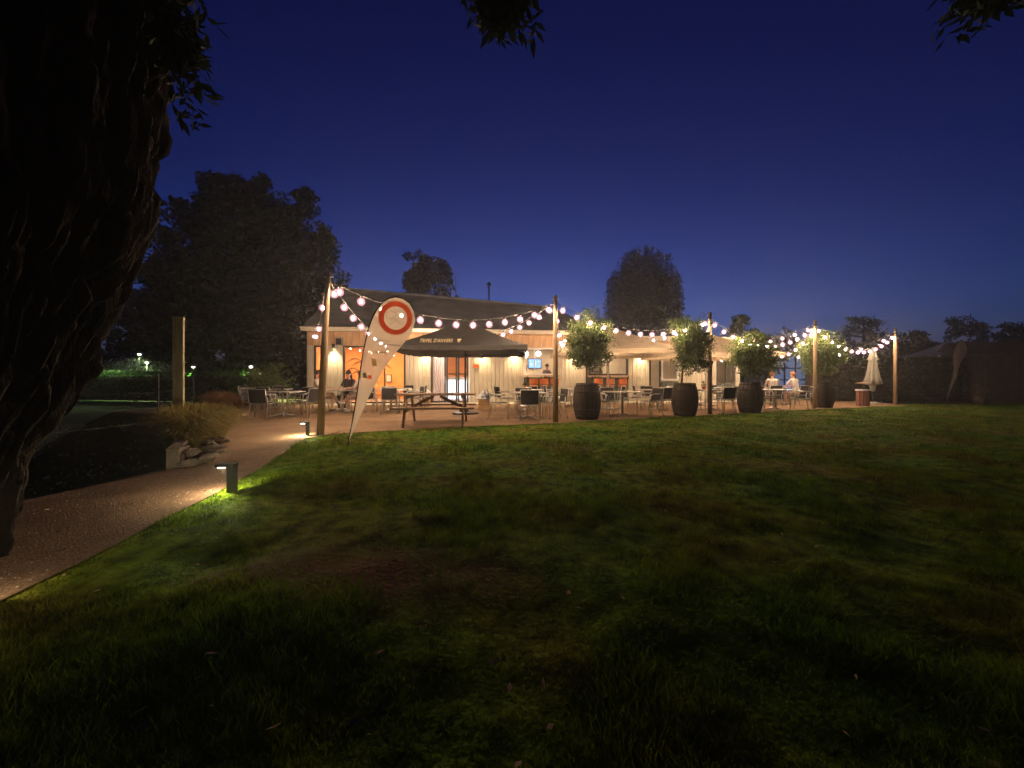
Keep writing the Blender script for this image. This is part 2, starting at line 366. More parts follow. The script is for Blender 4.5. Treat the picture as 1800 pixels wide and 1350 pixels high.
# grass blades
def blades(n, y0, y1, pw, hmin, hmax, wd):
    yy = y0+(y1-y0)*rng.uniform(0,1,n)**pw; hw = 1.32*yy+.4
    P = np.column_stack([rng.uniform(-1,1,n)*hw, yy]); P = P[in_poly(P, LAWN)]
    bare = np.hypot((P[:,0]+.8)/1.0, (P[:,1]-2.3)/.42)+.9*(fbm(P*2.5,3,5)-.5); P = P[rng.uniform(0,1,len(P)) < np.clip((bare-.25)/.8,.10,1)]
    P = P[rng.uniform(0,1,len(P)) < (np.clip((7.5-P[:,1])/4,0,1) if y1 < 9 else np.clip((P[:,1]-2.8)/3.8,0,1))]
    n = len(P); cl = fbm(P*2.2,3,21); h = hmin*.7+(hmax*1.15-hmin*.7)*np.clip((cl-.36)*3,0,1)**1.3*rng.uniform(.5,1.25,n)
    e = edge_dist(P); h *= np.where(e < .12, 1.5, 1)
    z = lawn_h(P); a = rng.uniform(0,2*PI,n); w = wd*rng.uniform(.6,1.4,n); ln = h*rng.uniform(.2,.9,n); b = rng.uniform(0,2*PI,n)
    V = np.zeros((n,3,3)); V[:,0,:2] = P+np.column_stack([np.cos(a),np.sin(a)])*w[:,None]; V[:,1,:2] = P-np.column_stack([np.cos(a),np.sin(a)])*w[:,None]
    V[:,0,2] = V[:,1,2] = z-.004; V[:,2,:2] = P+np.column_stack([np.cos(b),np.sin(b)])*ln[:,None]; V[:,2,2] = z+h
    return V.reshape(-1,3)
V = np.concatenate([blades(180000,.85,7.5,1.25,.018,.055,.0032), blades(210000,2.8,17.,1.25,.02,.06,.007)])
tag(npmesh('grass', V, np.arange(len(V)).reshape(-1,3), 'grass_blade'), label='short mown grass blades covering the dark lawn', cat='grass', kind='stuff')

n = 900; Pq = np.column_stack([rng.uniform(-4.5,8,n), 1.+9*rng.uniform(0,1,n)**1.4]); Pq = Pq[in_poly(Pq, LAWN) | (rng.uniform(0,1,n) < .35)]
V,F = leaf_cards(np.column_stack([Pq,lawn_h(Pq)+.035]),.045,.0,.5); V[:,2] = np.maximum(V[:,2]*.35+.02,.016); mat('dead_leaf',(.22,.12,.05),.9,0,.4,8,col2=(.36,.25,.12))
tag(npmesh('leaf_litter',V,F,'dead_leaf'),label='dry fallen leaves scattered over lawn and path',cat='leaves',kind='stuff')

# ------------------------------------------------------------------ restaurant building
ANG = math.atan(.1353); CA, SA = math.cos(ANG), math.sin(ANG); A0 = Vector((-8.65,17.3,0))
def U(px):
    t = (px-900)/FP; Y = (17.3+8.65*.1353)/(1-.1353*t); X = t*Y; return (X-A0.x)*CA+(Y-A0.y)*SA
def WP(u, v, z): return Vector((A0.x+u*CA-v*SA, A0.y+u*SA+v*CA, z))
BL = thing('restaurant_building', A0, 'low timber-clad restaurant with dark roof and glowing windows behind the terrace', 'building', rz=ANG)
ZH = 2.6; ZT = 3.2; U0, U1 = U(541), U(1300)
board_cache = {}
def boards(parent, u0, u1, z0, z1, m='cladding', w=.2, v=0.):
    n = max(1, round((u1-u0)/w)); bw = (u1-u0)/n
    key = (round(bw,3), round(z1-z0,3), m)
    if key not in board_cache:
        x = bw/2-.006; h = z1-z0; b = MB(); d = .03
        b.add([(-x,0,0),(-x+.008,-d,0),(x-.008,-d,0),(x,0,0),(-x,0,h),(-x+.008,-d,h),(x-.008,-d,h),(x,0,h)], [(0,1,5,4),(1,2,6,5),(2,3,7,6),(3,0,4,7),(4,5,6,7),(3,2,1,0)])
        board_cache[key] = b.mesh('board', m)
    for k in range(n): link('board', board_cache[key], parent, (u0+bw*(k+.5), v-.002*(k % 3), z0))
def wall(px0, px1, z0=0., z1=ZH, m='cladding', w=.2):
    a, b = U(px0), U(px1); q = MB().box(((a+b)/2, .08, (z0+z1)/2), (b-a, .15, z1-z0)).build('wall', m, BL); boards(q, a, b, z0+.02, z1, m, w); return q
for a, b in ((541,552),(567,603),(713,757),(827,921),(979,1034),(1104,1141),(1193,1259),(1292,1300)): wall(a, b)
wall(922,978,0,1.2,'cladding_dark'); wall(1035,1103,0,1.2,'cladding_dark'); wall(1163,1192,0,1.0,'cladding_dark'); wall(1260,1291,0,.9,'cladding_dark')
# timber header band along the whole front
hb = MB().box(((U0+U1)/2,.08,(ZH+ZT)/2), (U1-U0,.16,ZT-ZH)).build('header_beam', 'timber', BL); boards(hb, U0, U1, ZH+.01, ZT, 'timber', .55)
# side, rear walls, floor, ceiling, partitions
for nm, cc, dd, mm in (('side_wall',(U0,4.1,1.6),(.15,8.,3.2),'cladding'),('inner_wall',(U0+.13,1.9,1.43),(.06,3.3,2.75),'orange_paint'),('side_wall',(U1,4.1,1.5),(.15,8.,3.0),'cladding'),('rear_wall',((U0+U1)/2,8.,1.6),(U1-U0,.15,3.2),'cladding'),
        ('floor',((U0+U1)/2,4.1,.03),(U1-U0-.2,7.8,.05),'inner_floor'),('ceiling',((U0+U1)/2,4.1,2.85),(U1-U0-.2,7.8,.06),'ceiling_white'),
        ('partition_wall',(U(757)+.05,2.4,1.43),(.1,4.4,2.75),'plaster'),('partition_wall',(U(828),2.4,1.43),(.1,4.4,2.75),'plaster'),('partition_wall',(U(1110),3.9,1.43),(.1,7.4,2.75),'plaster'),
        ('inner_wall',((U0+U(757))/2,3.6,1.43),(U(757)-U0-.2,.1,2.75),'orange_paint'),('inner_wall',((U(757)+U(828))/2+.05,4.0,1.43),(U(828)-U(757)-.15,.1,2.75),'orange_paint'),
        ('inner_wall',((U(828)+U(1110))/2,4.2,1.43),(U(1110)-U(828)-.2,.1,2.75),'plaster'),('inner_wall',((U(1110)+U1)/2,4.2,1.43),(U1-U(1110)-.3,.1,2.75),'plaster')):
    MB().box(cc, dd).build(nm, mm, BL)
# mural: dark wavy leaves on the orange wall
mu = MB()
for (cx, cz, sx, sz, fl) in ((620,2.05,.55,.3,1),(616,1.55,.5,.28,1),(660,1.9,.5,.3,-1),(640,1.2,.4,.25,1)):
    for k in range(2):
        uu = U(cx)*1.18-1.0+k*.25; 
        def fn(i, j, uu=uu, cz=cz, sx=sx, sz=sz, fl=fl, k=k):
            x = (i-.5)*sx*2; w = .09*math.sin(PI*i)*(1+.35*math.sin(9*i)); return (uu+fl*x, 3.53, cz-k*.18+math.sin(i*3.6)*sz-.5*sz+(j-.5)*w)
        mu.grid(fn, 14, 1)
mu.build('wall_mural', 'mural_paint', BL)
def window(px0, px1, z0, z1, mull=(), fm='frame_dark', name='window', sill=False, gl='window_glass'):
    a, b = U(px0), U(px1); f = MB()
    f.box(((a+b)/2,.02,z0+.035), (b-a,.1,.07)); f.box(((a+b)/2,.02,z1-.035), (b-a,.1,.07))
    for u in (a+.035, b-.035): f.box((u,.02,(z0+z1)/2), (.07,.1,z1-z0-.14))
    w = f.build(name, fm, BL); es = [a+.07]+[U(m) for m in mull]+[b-.07]
    for m in mull: MB().box((U(m),.02,(z0+z1)/2), (.05,.08,z1-z0-.14)).build('mullion', fm, w)
    for k in range(len(es)-1):
        q = es[k]+(.025 if k else 0); r_ = es[k+1]-(.025 if k < len(es)-2 else 0)
        MB().box(((q+r_)/2,.025,(z0+z1)/2), (r_-q,.012,z1-z0-.14)).build('pane', gl, w)
    if sill: MB().box(((a+b)/2,-.06,z0-.02), (b-a+.1,.2,.04)).build('sill', 'timber', w)
    return w
window(552.5,566.5,.02,ZH-.005)
window(603.5,712.5,.02,ZH-.005,(640,676))
window(921.5,978.5,1.3,ZH-.005,(940,),'frame_white')
window(1034.5,1103.5,1.3,2.5,(1068,))
MB().box(((U(1035)+U(1103))/2,.08,2.55),(U(1103)-U(1035),.14,.1)).build('lintel','cladding',BL)
window(1162.5,1192.5,1.05,ZH-.005,(),'frame_white')
window(1259.5,1291.5,.95,ZH-.005,(1276,))
# entrance doors
def door(px0, px1, name='door', fm='frame_dark', gl='window_glass', mid=True):
    a, b = U(px0), U(px1); f = MB(); z1 = ZH-.01
    for u in (a+.04, b-.04): f.box((u,.02,z1/2), (.08,.07,z1-.02))
    f.box(((a+b)/2,.02,.06), (b-a-.16,.07,.1)); f.box(((a+b)/2,.02,z1-.06), (b-a-.16,.07,.1))
    if mid: f.box(((a+b)/2,.02,1.35), (b-a-.16,.06,.05))
    d = f.build(name, fm, BL); MB().box(((a+b)/2,.022,z1/2), (b-a-.16,.012,z1-.22)).build('pane', gl, d)
    MB().tube([(b-.05,-.03,.95),(b-.05,-.06,.98),(b-.05,-.06,1.2),(b-.05,-.03,1.23)], .01).build('handle', 'alu', d); return d
door(757.5,784,mid=False); door(784.5,804); door(804.5,823.5,fm='frame_dark')
MB().box(((U(824)+U(826.5))/2,.03,ZH/2),(U(826.5)-U(824),.12,ZH-.02)).build('door_frame','frame_white',BL)
tag(door(1141.5,1162,mid=False), 'dark glazed side door')
# curtain behind the first door leaf
mat('curtain', (.75,.62,.56), .9, 0, .06, 4, trans=.4)
q = MB(); a, b = U(759), U(783)
q.grid(lambda i, j: (a+(b-a)*i, .22+.04*math.sin(i*40), .08+2.4*j), 60, 2)
tag(q.build('curtain','curtain',smooth=True,loc=A0,rz=ANG), 'pale pleated curtain hanging behind the left glass door', 'curtain')
# roof: hipped main roof, low flat roof to the right, fascia, gutter
EZ = 3.27; ua, ub = U(562), U(1062)
rf = MB(); ra, rb = ua-.5, U(985)+.6
E_ = [(ua-.5,-.75,EZ),(ub,-.75,EZ),(ub,8.6,EZ),(ua-.5,8.6,EZ)]; Rg = [(ra,4.4,6.1),(rb,4.4,5.35)]
rf.add(E_+Rg, [(0,1,5,4),(1,2,5),(2,3,4,5),(3,0,4)])
roof = rf.build('roof','roofing',BL)
MB().box(((ua-.5+ub)/2,-.77,EZ-.03),(ub-ua+.5,.05,.16)).build('fascia','cladding',roof)
MB().tube([(ua-.5,-.83,EZ+.02),(ub,-.83,EZ+.02)],.055).build('gutter','cladding',roof)
MB().box(((ua-.5+ub)/2,-.36,EZ-.06),(ub-ua+.5,.76,.03)).build('soffit','timber',roof)
MB().tube([(ra,4.4,6.12),(rb,4.4,5.37)],.07).build('ridge_cap','roofing',roof)
vx = U(872); MB().tube([(vx,4.4,5.6),(vx,4.4,6.55)],.05).build('vent_pipe','dark_metal',roof); MB().lathe([(.02,0),(.13,0),(.13,.1),(.04,.22)],10,(vx,4.4,6.5)).build('vent_cowl','dark_metal',roof)
MB().tube([(U(800),4.6,5.6),(U(800),4.6,7.3)],.025).build('antenna_mast','dark_metal',roof)
lr = MB().box(((ub+U1)/2,3.9,3.02),(U1-ub+.6,9.3,.14)).build('flat_roof','roofing',BL); MB().box(((ub+U1)/2,-.78,3.03),(U1-ub+.6,.06,.24)).build('fascia','cladding',lr)
# counters on the front below the hatch windows
for p0, p1 in ((918,980),(1030,1106)):
    a, b = U(p0), U(p1); k = MB().box(((a+b)/2,-.2,1.26),(b-a,.42,.05)).build('counter_shelf','timber',BL)
    for u in (a+.2,(a+b)/2,b-.2): MB().bar((u,-.38,1.22),(u,-.04,.95),.04,.04).build('bracket','frame_dark',k)
MB().box(((U(566)+U1)/2,-.7,.02),(U1-U(566),1.35,.024)).build('apron_slab','concrete',BL)

# lamps on the front
def wall_lamp(px, label, power=.5):
    u = U(px); L = thing('wall_lamp', WP(u,-.16,2.55), label, 'wall lamp', 'lamps along the restaurant front', ANG)
    MB().lathe([(.001,0.12),(.06,.12),(.06,-.06),(.05,-.06),(.05,-.04),(.001,-.04)],12).build('housing','dark_metal',L)
    MB().box((0,.08,.06),(.05,.14,.05)).build('arm','dark_metal',L)
    MB().lathe([(.001,-.045),(.048,-.045)],12).build('lens','lamp_lens',L)
    ld = bpy.data.lights.new('lamp_light','SPOT'); ld.energy = power*12; ld.color = (1,.74,.40); ld.spot_size = R(96); ld.spot_blend = 1.; ld.shadow_soft_size = .04
    lo = bpy.data.objects.new('lamp_light', ld); COL.objects.link(lo); lo.parent = L; lo.location = (0,0,-.07); lo.rotation_euler = (R(-3),0,0)
for px, lb in ((588,'small down-lamp on the pale wall left of the orange window'),(749,'small down-lamp on the wall just left of the glass doors'),(848,'small down-lamp beside the little wall sign right of the doors'),
               (904,'small down-lamp just left of the bar hatch'),(1008,'small down-lamp between bar hatch and second window'),(1125,'small down-lamp left of the dark side door'),(1212,'rightmost small down-lamp on the pale wall'),):
    wall_lamp(px, lb, 1.0)
sg = thing('wall_sign', WP(U(837),-.05,1.75), 'small reddish sign on the wall right of the glass doors', 'sign', rz=ANG)
MB().box((0,0,0),(.3,.02,.26)).build('board','timber',sg); MB().box((0,-.013,-.03),(.26,.006,.15)).build('print','red_print',sg)
hx = thing('wall_speaker', WP(U(598.5),-.16,2.78), 'grey box speaker high beside the orange window', 'speaker', rz=ANG)
MB().box((0,0,0),(.26,.22,.36)).build('cabinet','grey_print',hx); MB().box((0,-.115,-.02),(.22,.01,.28)).build('grille','weave',hx)

# interior lights and furnishings
def panel(u, v, m, lab, sx=.9, sy=.25, z=2.79):
    t = thing('ceiling_lamp', WP(u,v,z), lab, 'ceiling lamp', 'lamps inside the restaurant', ANG)
    MB().box((0,0,.0),(sx,sy,.05)).build('housing','ceiling_white',t); MB().box((0,0,-.03),(sx-.06,sy-.06,.012)).build('diffuser',m,t)
panel(U(590),1.8,'panel_warm','warm ceiling lamp in the left of the orange dining room'); panel(U(660),1.8,'panel_warm','warm ceiling lamp in the middle of the orange dining room'); panel(U(725),1.8,'panel_warm','warm ceiling lamp in the right of the orange dining room')
panel((U(757)+U(828))/2,1.0,'panel_white','white ceiling lamp inside the entrance',1.2,.4); panel(U(900),2.2,'panel_warm','warm ceiling lamp at the left end of the bar'); panel(U(960),2.2,'panel_warm','warm ceiling lamp above the bar hatch'); panel(U(1060),3.0,'panel_warm','warm ceiling lamp behind the second window',.5)
panel(U(1180),2.6,'panel_warm','warm ceiling lamp in the right-hand room',.5)
fz = thing('white_counter', WP((U(784)+U(824))/2,1.3,.055), 'lit white display counter just inside the glass doors', 'counter', rz=ANG)
MB().box((0,0,.55),(1.5,.6,1.1)).build('body','white_gloss',fz); MB().box((0,-.01,1.13),(1.56,.68,.05)).build('worktop','white_gloss',fz)
for k in range(3): MB().box((-.5+k*.5,-.31,.55),(.46,.02,.95)).build('door_panel','fridge_glow',fz)
bc = thing('bar_counter', WP(U(955),2.6,.055), 'long timber bar counter inside behind the hatch', 'counter', rz=ANG)
MB().box((0,0,.55),(4.2,.5,1.1)).build('front','timber',bc); MB().box((0,-.03,1.13),(4.3,.65,.05)).build('worktop','table_top',bc)
def screen(px, z, w, h, lab):
    t = thing('wall_screen', WP(U(px)*1.03,4.0,z), lab, 'screen', rz=ANG)
    MB().box((0,.03,0),(w+.06,.05,h+.06)).build('bezel','dark_metal',t); MB().box((0,-.003,0),(w,.008,h)).build('display','screen_blue',t)
    for k in range(3): MB().box((-w*.3+k*w*.3,-.012,-.1*h+.1*h*k),(w*.12,.006,h*.35)).build('picture_patch','white_gloss',t)
screen(930,2.0,.45,.75,'tall narrow blue screen at the left of the bar'); screen(957,2.0,.7,.5,'wide blue screen on the wall behind the bar')
for px, lb in ((930,'left glowing pendant lamp in the bar hatch'),(953,'right glowing pendant lamp in the bar hatch')):
    t = thing('pendant_lamp', WP(U(px),.9,2.38), lb, 'pendant lamp', rz=ANG)
    MB().ell((0,0,0),(.12,.12,.12),12,8).build('globe','pendant',t,True); MB().tube([(0,0,.1),(0,0,.43)],.008).build('cord','dark_metal',t)
sh = thing('bottle_shelf', WP(U(1080),3.9,1.2), 'dark shelf of bottles behind the second window', 'shelf', rz=ANG)
for k in range(4): MB().box((0,0,.35*k),(2.2,.3,.03)).build('shelf_board','frame_dark',sh)
for s_ in (-1.1,1.1): MB().box((s_,0,.55),(.04,.3,1.2)).build('side_panel','frame_dark',sh)
bt = MB().lathe([(.001,0),(.035,0),(.035,.17),(.013,.22),(.013,.27),(.001,.27)],8).mesh('bottle','bottle_green',True)
for k in range(14):
    o = link('bottle', bt, None, WP(U(1080)-1.0+.155*k,3.85,1.215+.35*(k*5 % 3)), ANG); tag(o,'green bottle on the dark shelf behind the second window','bottle','bottles on the shelf')
def stool(u, v, lab, rz=0):
    t = thing('bar_stool', WP(u,v,.035), lab, 'stool', 'orange bar stools at the counters', ANG+rz)
    MB().lathe([(.001,.74),(.19,.74),(.2,.77),(.18,.8),(.001,.8)],14).build('seat','stool_orange',t,True)
    MB().grid(lambda i,j: (.22*math.sin((i-.5)*2.4), -.2*math.cos((i-.5)*2.4), .84+.26*j),12,2).build('backrest','stool_orange',t,True)
    for k in range(4):
        s1, s2 = (1 if k & 1 else -1), (1 if k & 2 else -1); MB().tube([(.1*s1,.1*s2,.75),(.2*s1,.2*s2,0)],.013).build('leg','alu',t)
    MB().tube([(.17*math.cos(a),.17*math.sin(a),.28) for a in np.linspace(0,2*PI,13)],.009).build('footrest','alu',t)
for px, lb in ((933,'orange bar stool at the left end of the hatch counter'),(950,'orange bar stool in the middle of the hatch counter'),(968,'orange bar stool at the right end of the hatch counter'),
               (1042,'leftmost orange bar stool below the second window'),(1062,'middle orange bar stool below the second window'),(1083,'rightmost orange bar stool below the second window')): stool(U(px),-.72,lb)
pf = thing('picture_frame', WP(U(676)*1.13-.8,3.5,1.15), 'small dark framed picture low on the orange wall', 'picture', rz=ANG)
MB().box((0,0,0),(.3,.04,.42)).build('frame','frame_dark',pf); MB().box((0,-.023,0),(.22,.006,.34)).build('print','plaster',pf)

# ------------------------------------------------------------------ festoon posts and light strings
POSTS = [(-3.88,7.94,3.3,.17,'tall pale wooden light pole beside the path bollard'),(1.13,10.2,3.3,0,'wooden light pole left of the first barrel tree'),(6.3,12.5,3.25,0,'wooden light pole just right of the second barrel tree'),
         (11.43,14.8,3.36,0,'wooden light pole in front of the fourth barrel tree'),(16.5,16.9,3.3,0,'rightmost wooden light pole beside the closed parasol')]
TOP = []
for k, (x, y, h, ln, lb) in enumerate(POSTS):
    t = thing('light_pole', (x,y,0), lb, 'pole', 'wooden poles carrying the light strings')
    MB().tube([(0,0,-.05),(ln*.3,0,h*.35),(ln,0,h)],[.075,.068,.052 if k else .042],10).build('shaft','post_wood',t,True)
    MB().tube([(ln-.09,0,h-.1),(ln+.09,0,h-.1)],.012).build('hook_bar','alu',t)
    TOP.append(Vector((x+ln,y,h-.17)))
halo_me = MB().ell((0,0,0),(.084,.084,.086),10,6).mesh('bulb','bulb_halo',True)  # added shell that draws the halo; the core inside is the light source
core_me = MB().ell((0,0,0),(.029,.029,.032),6,4).mesh('filament','bulb_core',True)
sock_me = MB().lathe([(.001,.0),(.018,.0),(.02,.055),(.001,.06)],8).mesh('socket','dark_metal')
small_core = MB().ell((0,0,0),(.02,.02,.025),6,4).mesh('bulb','bulb_core_small')
mat('cable',(.06,.05,.045),.6)
def string(a, b, sag, lab, sp=.42, group='strings of haloed bulbs over the terrace', small=False, lo=0.):
    a, b = Vector(a), Vector(b); L = (b-a).length; n = max(3,round(L/sp))
    t = thing('light_string', a, lab, 'string lights', group)
    def p(s): return (b-a)*s-Vector((0,0,4*sag*s*(1-s)))
    MB().tube([p(i/24) for i in range(25)], .008 if not small else .004, 5).build('cable','cable',t)
    for k in range(n):
        q = p((k+.5)/n); ji = .0
        if small: link('bulb', small_core, t, q-Vector((0,0,.04))); continue
        g_ = link('bulb', halo_me, t, q-Vector((0,0,.125))); link('filament', core_me, g_); link('socket', sock_me, g_, (0,0,.06))  # 'bulb' here is the added halo shell; the core inside is the light source
    return t
P1, P2, P3, P4, P5 = TOP
def B(px, z=3.12, v=-.8): return WP(U(px), v, z)
string(P1,P2,.62,'string of haloed bulbs from the first pole to the second pole')
string(P2,P3,.56,'string of haloed bulbs from the second pole over the first barrel tree to the third')
string(P3,P4,.75,'string of haloed bulbs sagging between the third and fourth poles')
string(P4,P5,.84,'rightmost string of haloed bulbs sagging between the last two poles')
string(P1,B(748),.92,'string of haloed bulbs from the first pole behind the feather flag to the roof',.5)
string(P1-Vector((.05,0,.05)),B(562),.45,'string of haloed bulbs from the first pole straight back to the left roof corner',2.2)
string(P2,B(772),.53,'string of haloed bulbs from the second pole back left above the dark parasol',.5)
string(P2-Vector((0,0,.1)),B(986),.6,'string of haloed bulbs from the second pole straight back to the roof edge',1.3)
string(P3,B(1010),.48,'string of haloed bulbs from the third pole back left over the cream parasol',.5)
string(P3-Vector((0,0,.1)),B(1192,2.98),.6,'string of haloed bulbs from the third pole straight back to the flat roof',.9)
string(P4,B(1240,2.98),.3,'nearly taut string of haloed bulbs from the fourth pole left to the flat roof',.5)
string(P4-Vector((0,0,.1)),B(1299,2.98),.85,'deep sagging string of haloed bulbs from the fourth pole to the right roof corner',.45)
string(P5,B(1300,2.9),.78,'string of haloed bulbs from the last pole back to the right roof corner',.75)
string(WP(U(600),.7,2.62),WP(U(700),.9,2.6),.18,'string of small warm bulbs inside the orange dining room',.4,'indoor light strings',True)

# ------------------------------------------------------------------ parasols
def parasol(x, y, half, zt, ze, m, lab, rz=0, val=.16, gold=False):
    t = thing('parasol', (x,y,.012), lab, 'parasol', rz=rz)
    MB().tube([(0,0,0),(0,0,zt-.02)],.03,8).build('pole','frame_dark' if gold else 'alu',t)
    MB().lathe([(.001,0),(.42,0),(.42,.05),(.1,.1),(.05,.3),(.001,.3)],18).build('base','dark_metal' if gold else 'concrete',t)
    MB().lathe([(.001,.12),(.05,.1),(.07,0),(.001,-.02)],10,(0,0,zt)).build('finial',m,t)
    def edge(s, k):
        q = [(-half,-half),(half,-half),(half,half),(-half,half)]; a, b = q[k], q[(k+1) % 4]
        return (a[0]+(b[0]-a[0])*s, a[1]+(b[1]-a[1])*s, ze-.07*4*s*(1-s)*.5)
    for k in range(4):
        def fn(i, j, k=k):
            e = edge(i,k); jj = j; w = .05*math.sin(PI*jj)*(1-abs(2*i-1)); return (e[0]*jj, e[1]*jj, zt+(e[2]-zt)*jj-.10*math.sin(PI*jj)*jj-w)
        MB().grid(fn,8,8).build('canopy_panel',m,t,True)
        MB().grid(lambda i,j,k=k: (edge(i,k)[0]*1.004, edge(i,k)[1]*1.004, edge(i,k)[2]+.004-val*j*(1-.15*abs(math.sin(i*PI*5)))),40,1).build('valance',m,t)
    for k in range(8):
        a = k*PI/4; s_ = half*(1.414 if k % 2 else 1)*.97; MB().tube([(0,0,zt-.16),(math.cos(a)*s_, math.sin(a)*s_, ze-.06)],.011,6).build('rib','alu' if not gold else 'frame_dark',t)
        MB().tube([(0,0,ze-.1),(math.cos(a)*s_*.5, math.sin(a)*s_*.5,(zt+ze)/2-.16)],.008,6).build('strut','alu' if not gold else 'frame_dark',t)
    return t
def text_mesh(body, size, m, name='lettering'):
    cu = bpy.data.curves.new(name,'FONT'); cu.body = body; cu.size = size; cu.align_x = 'CENTER'; cu.align_y = 'CENTER'; cu.extrude = .0015; cu.offset = .001; cu.space_character = 1.08
    o = bpy.data.objects.new(name, cu); COL.objects.link(o); dg = bpy.context.evaluated_depsgraph_get()
    me = bpy.data.meshes.new_from_object(o.evaluated_get(dg)); bpy.data.objects.remove(o); me.materials.clear(); me.materials.append(MATS[m]); return me
dp = parasol(-1.5,12.6,1.92,2.98,2.06,'canvas_dark','large dark parasol with gold lettering above the picnic table',val=.14,gold=True)
# lettering along the lower edge of the front panel
sl = math.atan2(.93-.1,1.92)
tm = text_mesh("TRIPEL D'ANVERS", .2, 'print_gold'); lt = link('lettering', tm, dp, (-.62,-1.62,2.19)); lt.rotation_euler = (sl+.12,0,R(0)); lt.scale = (.55,1.6,1)
gl_ = MB(); n = 16
prof = [(0,-.11),(.05,-.11),(.05,-.095),(.012,-.085),(.012,-.03),(.035,-.02),(.055,.03),(.058,.08),(.045,.105),(0,.105)]
poly = [p for p in prof]+[(-p[0],p[1]) for p in prof[::-1]][1:-1]
gl_.add([(p[0],p[1],0) for p in poly], [tuple(range(len(poly)))]); go = gl_.build('glass_emblem','print_gold',dp,loc=(.02,-1.62,2.20)); go.rotation_euler = (sl+.12,0,0)
parasol(3.55,14.5,1.95,3.05,2.12,'canvas_cream','open cream parasol behind the first barrel tree')
parasol(8.2,16.6,1.95,3.05,2.12,'canvas_cream','open cream parasol behind the third light pole',rz=R(8))
# closed parasol at the right
cp = thing('closed_parasol',(15.9,17.3,0),'folded pale parasol hanging closed left of the last light pole','parasol')
MB().tube([(0,0,0),(0,0,2.5)],.03,8).build('pole','frame_dark',cp); MB().lathe([(.001,0),(.35,0),(.35,.06),(.06,.12),(.001,.12)],14).build('base','concrete',cp)
q = MB(); prof = [(.03,2.46),(.08,2.3),(.13,2.05),(.17,2.0),(.11,1.92),(.15,1.6),(.21,1.2),(.28,.92),(.15,.86)]
q.grid(lambda i,j: ((lambda k: (lambda r0,z0: (r0*(1+.22*math.cos(i*2*PI*8))*math.cos(i*2*PI), r0*(1+.22*math.cos(i*2*PI*8))*math.sin(i*2*PI), z0))(*prof[k]))(round(j*(len(prof)-1)))),64,len(prof)-1)
q.build('folded_canopy','canvas_pale',cp,True)
q = MB().lathe([(.13,.88),(.10,.72),(.08,.6),(.02,.56)],12); q.build('strap_end','canvas_pale',cp,True)

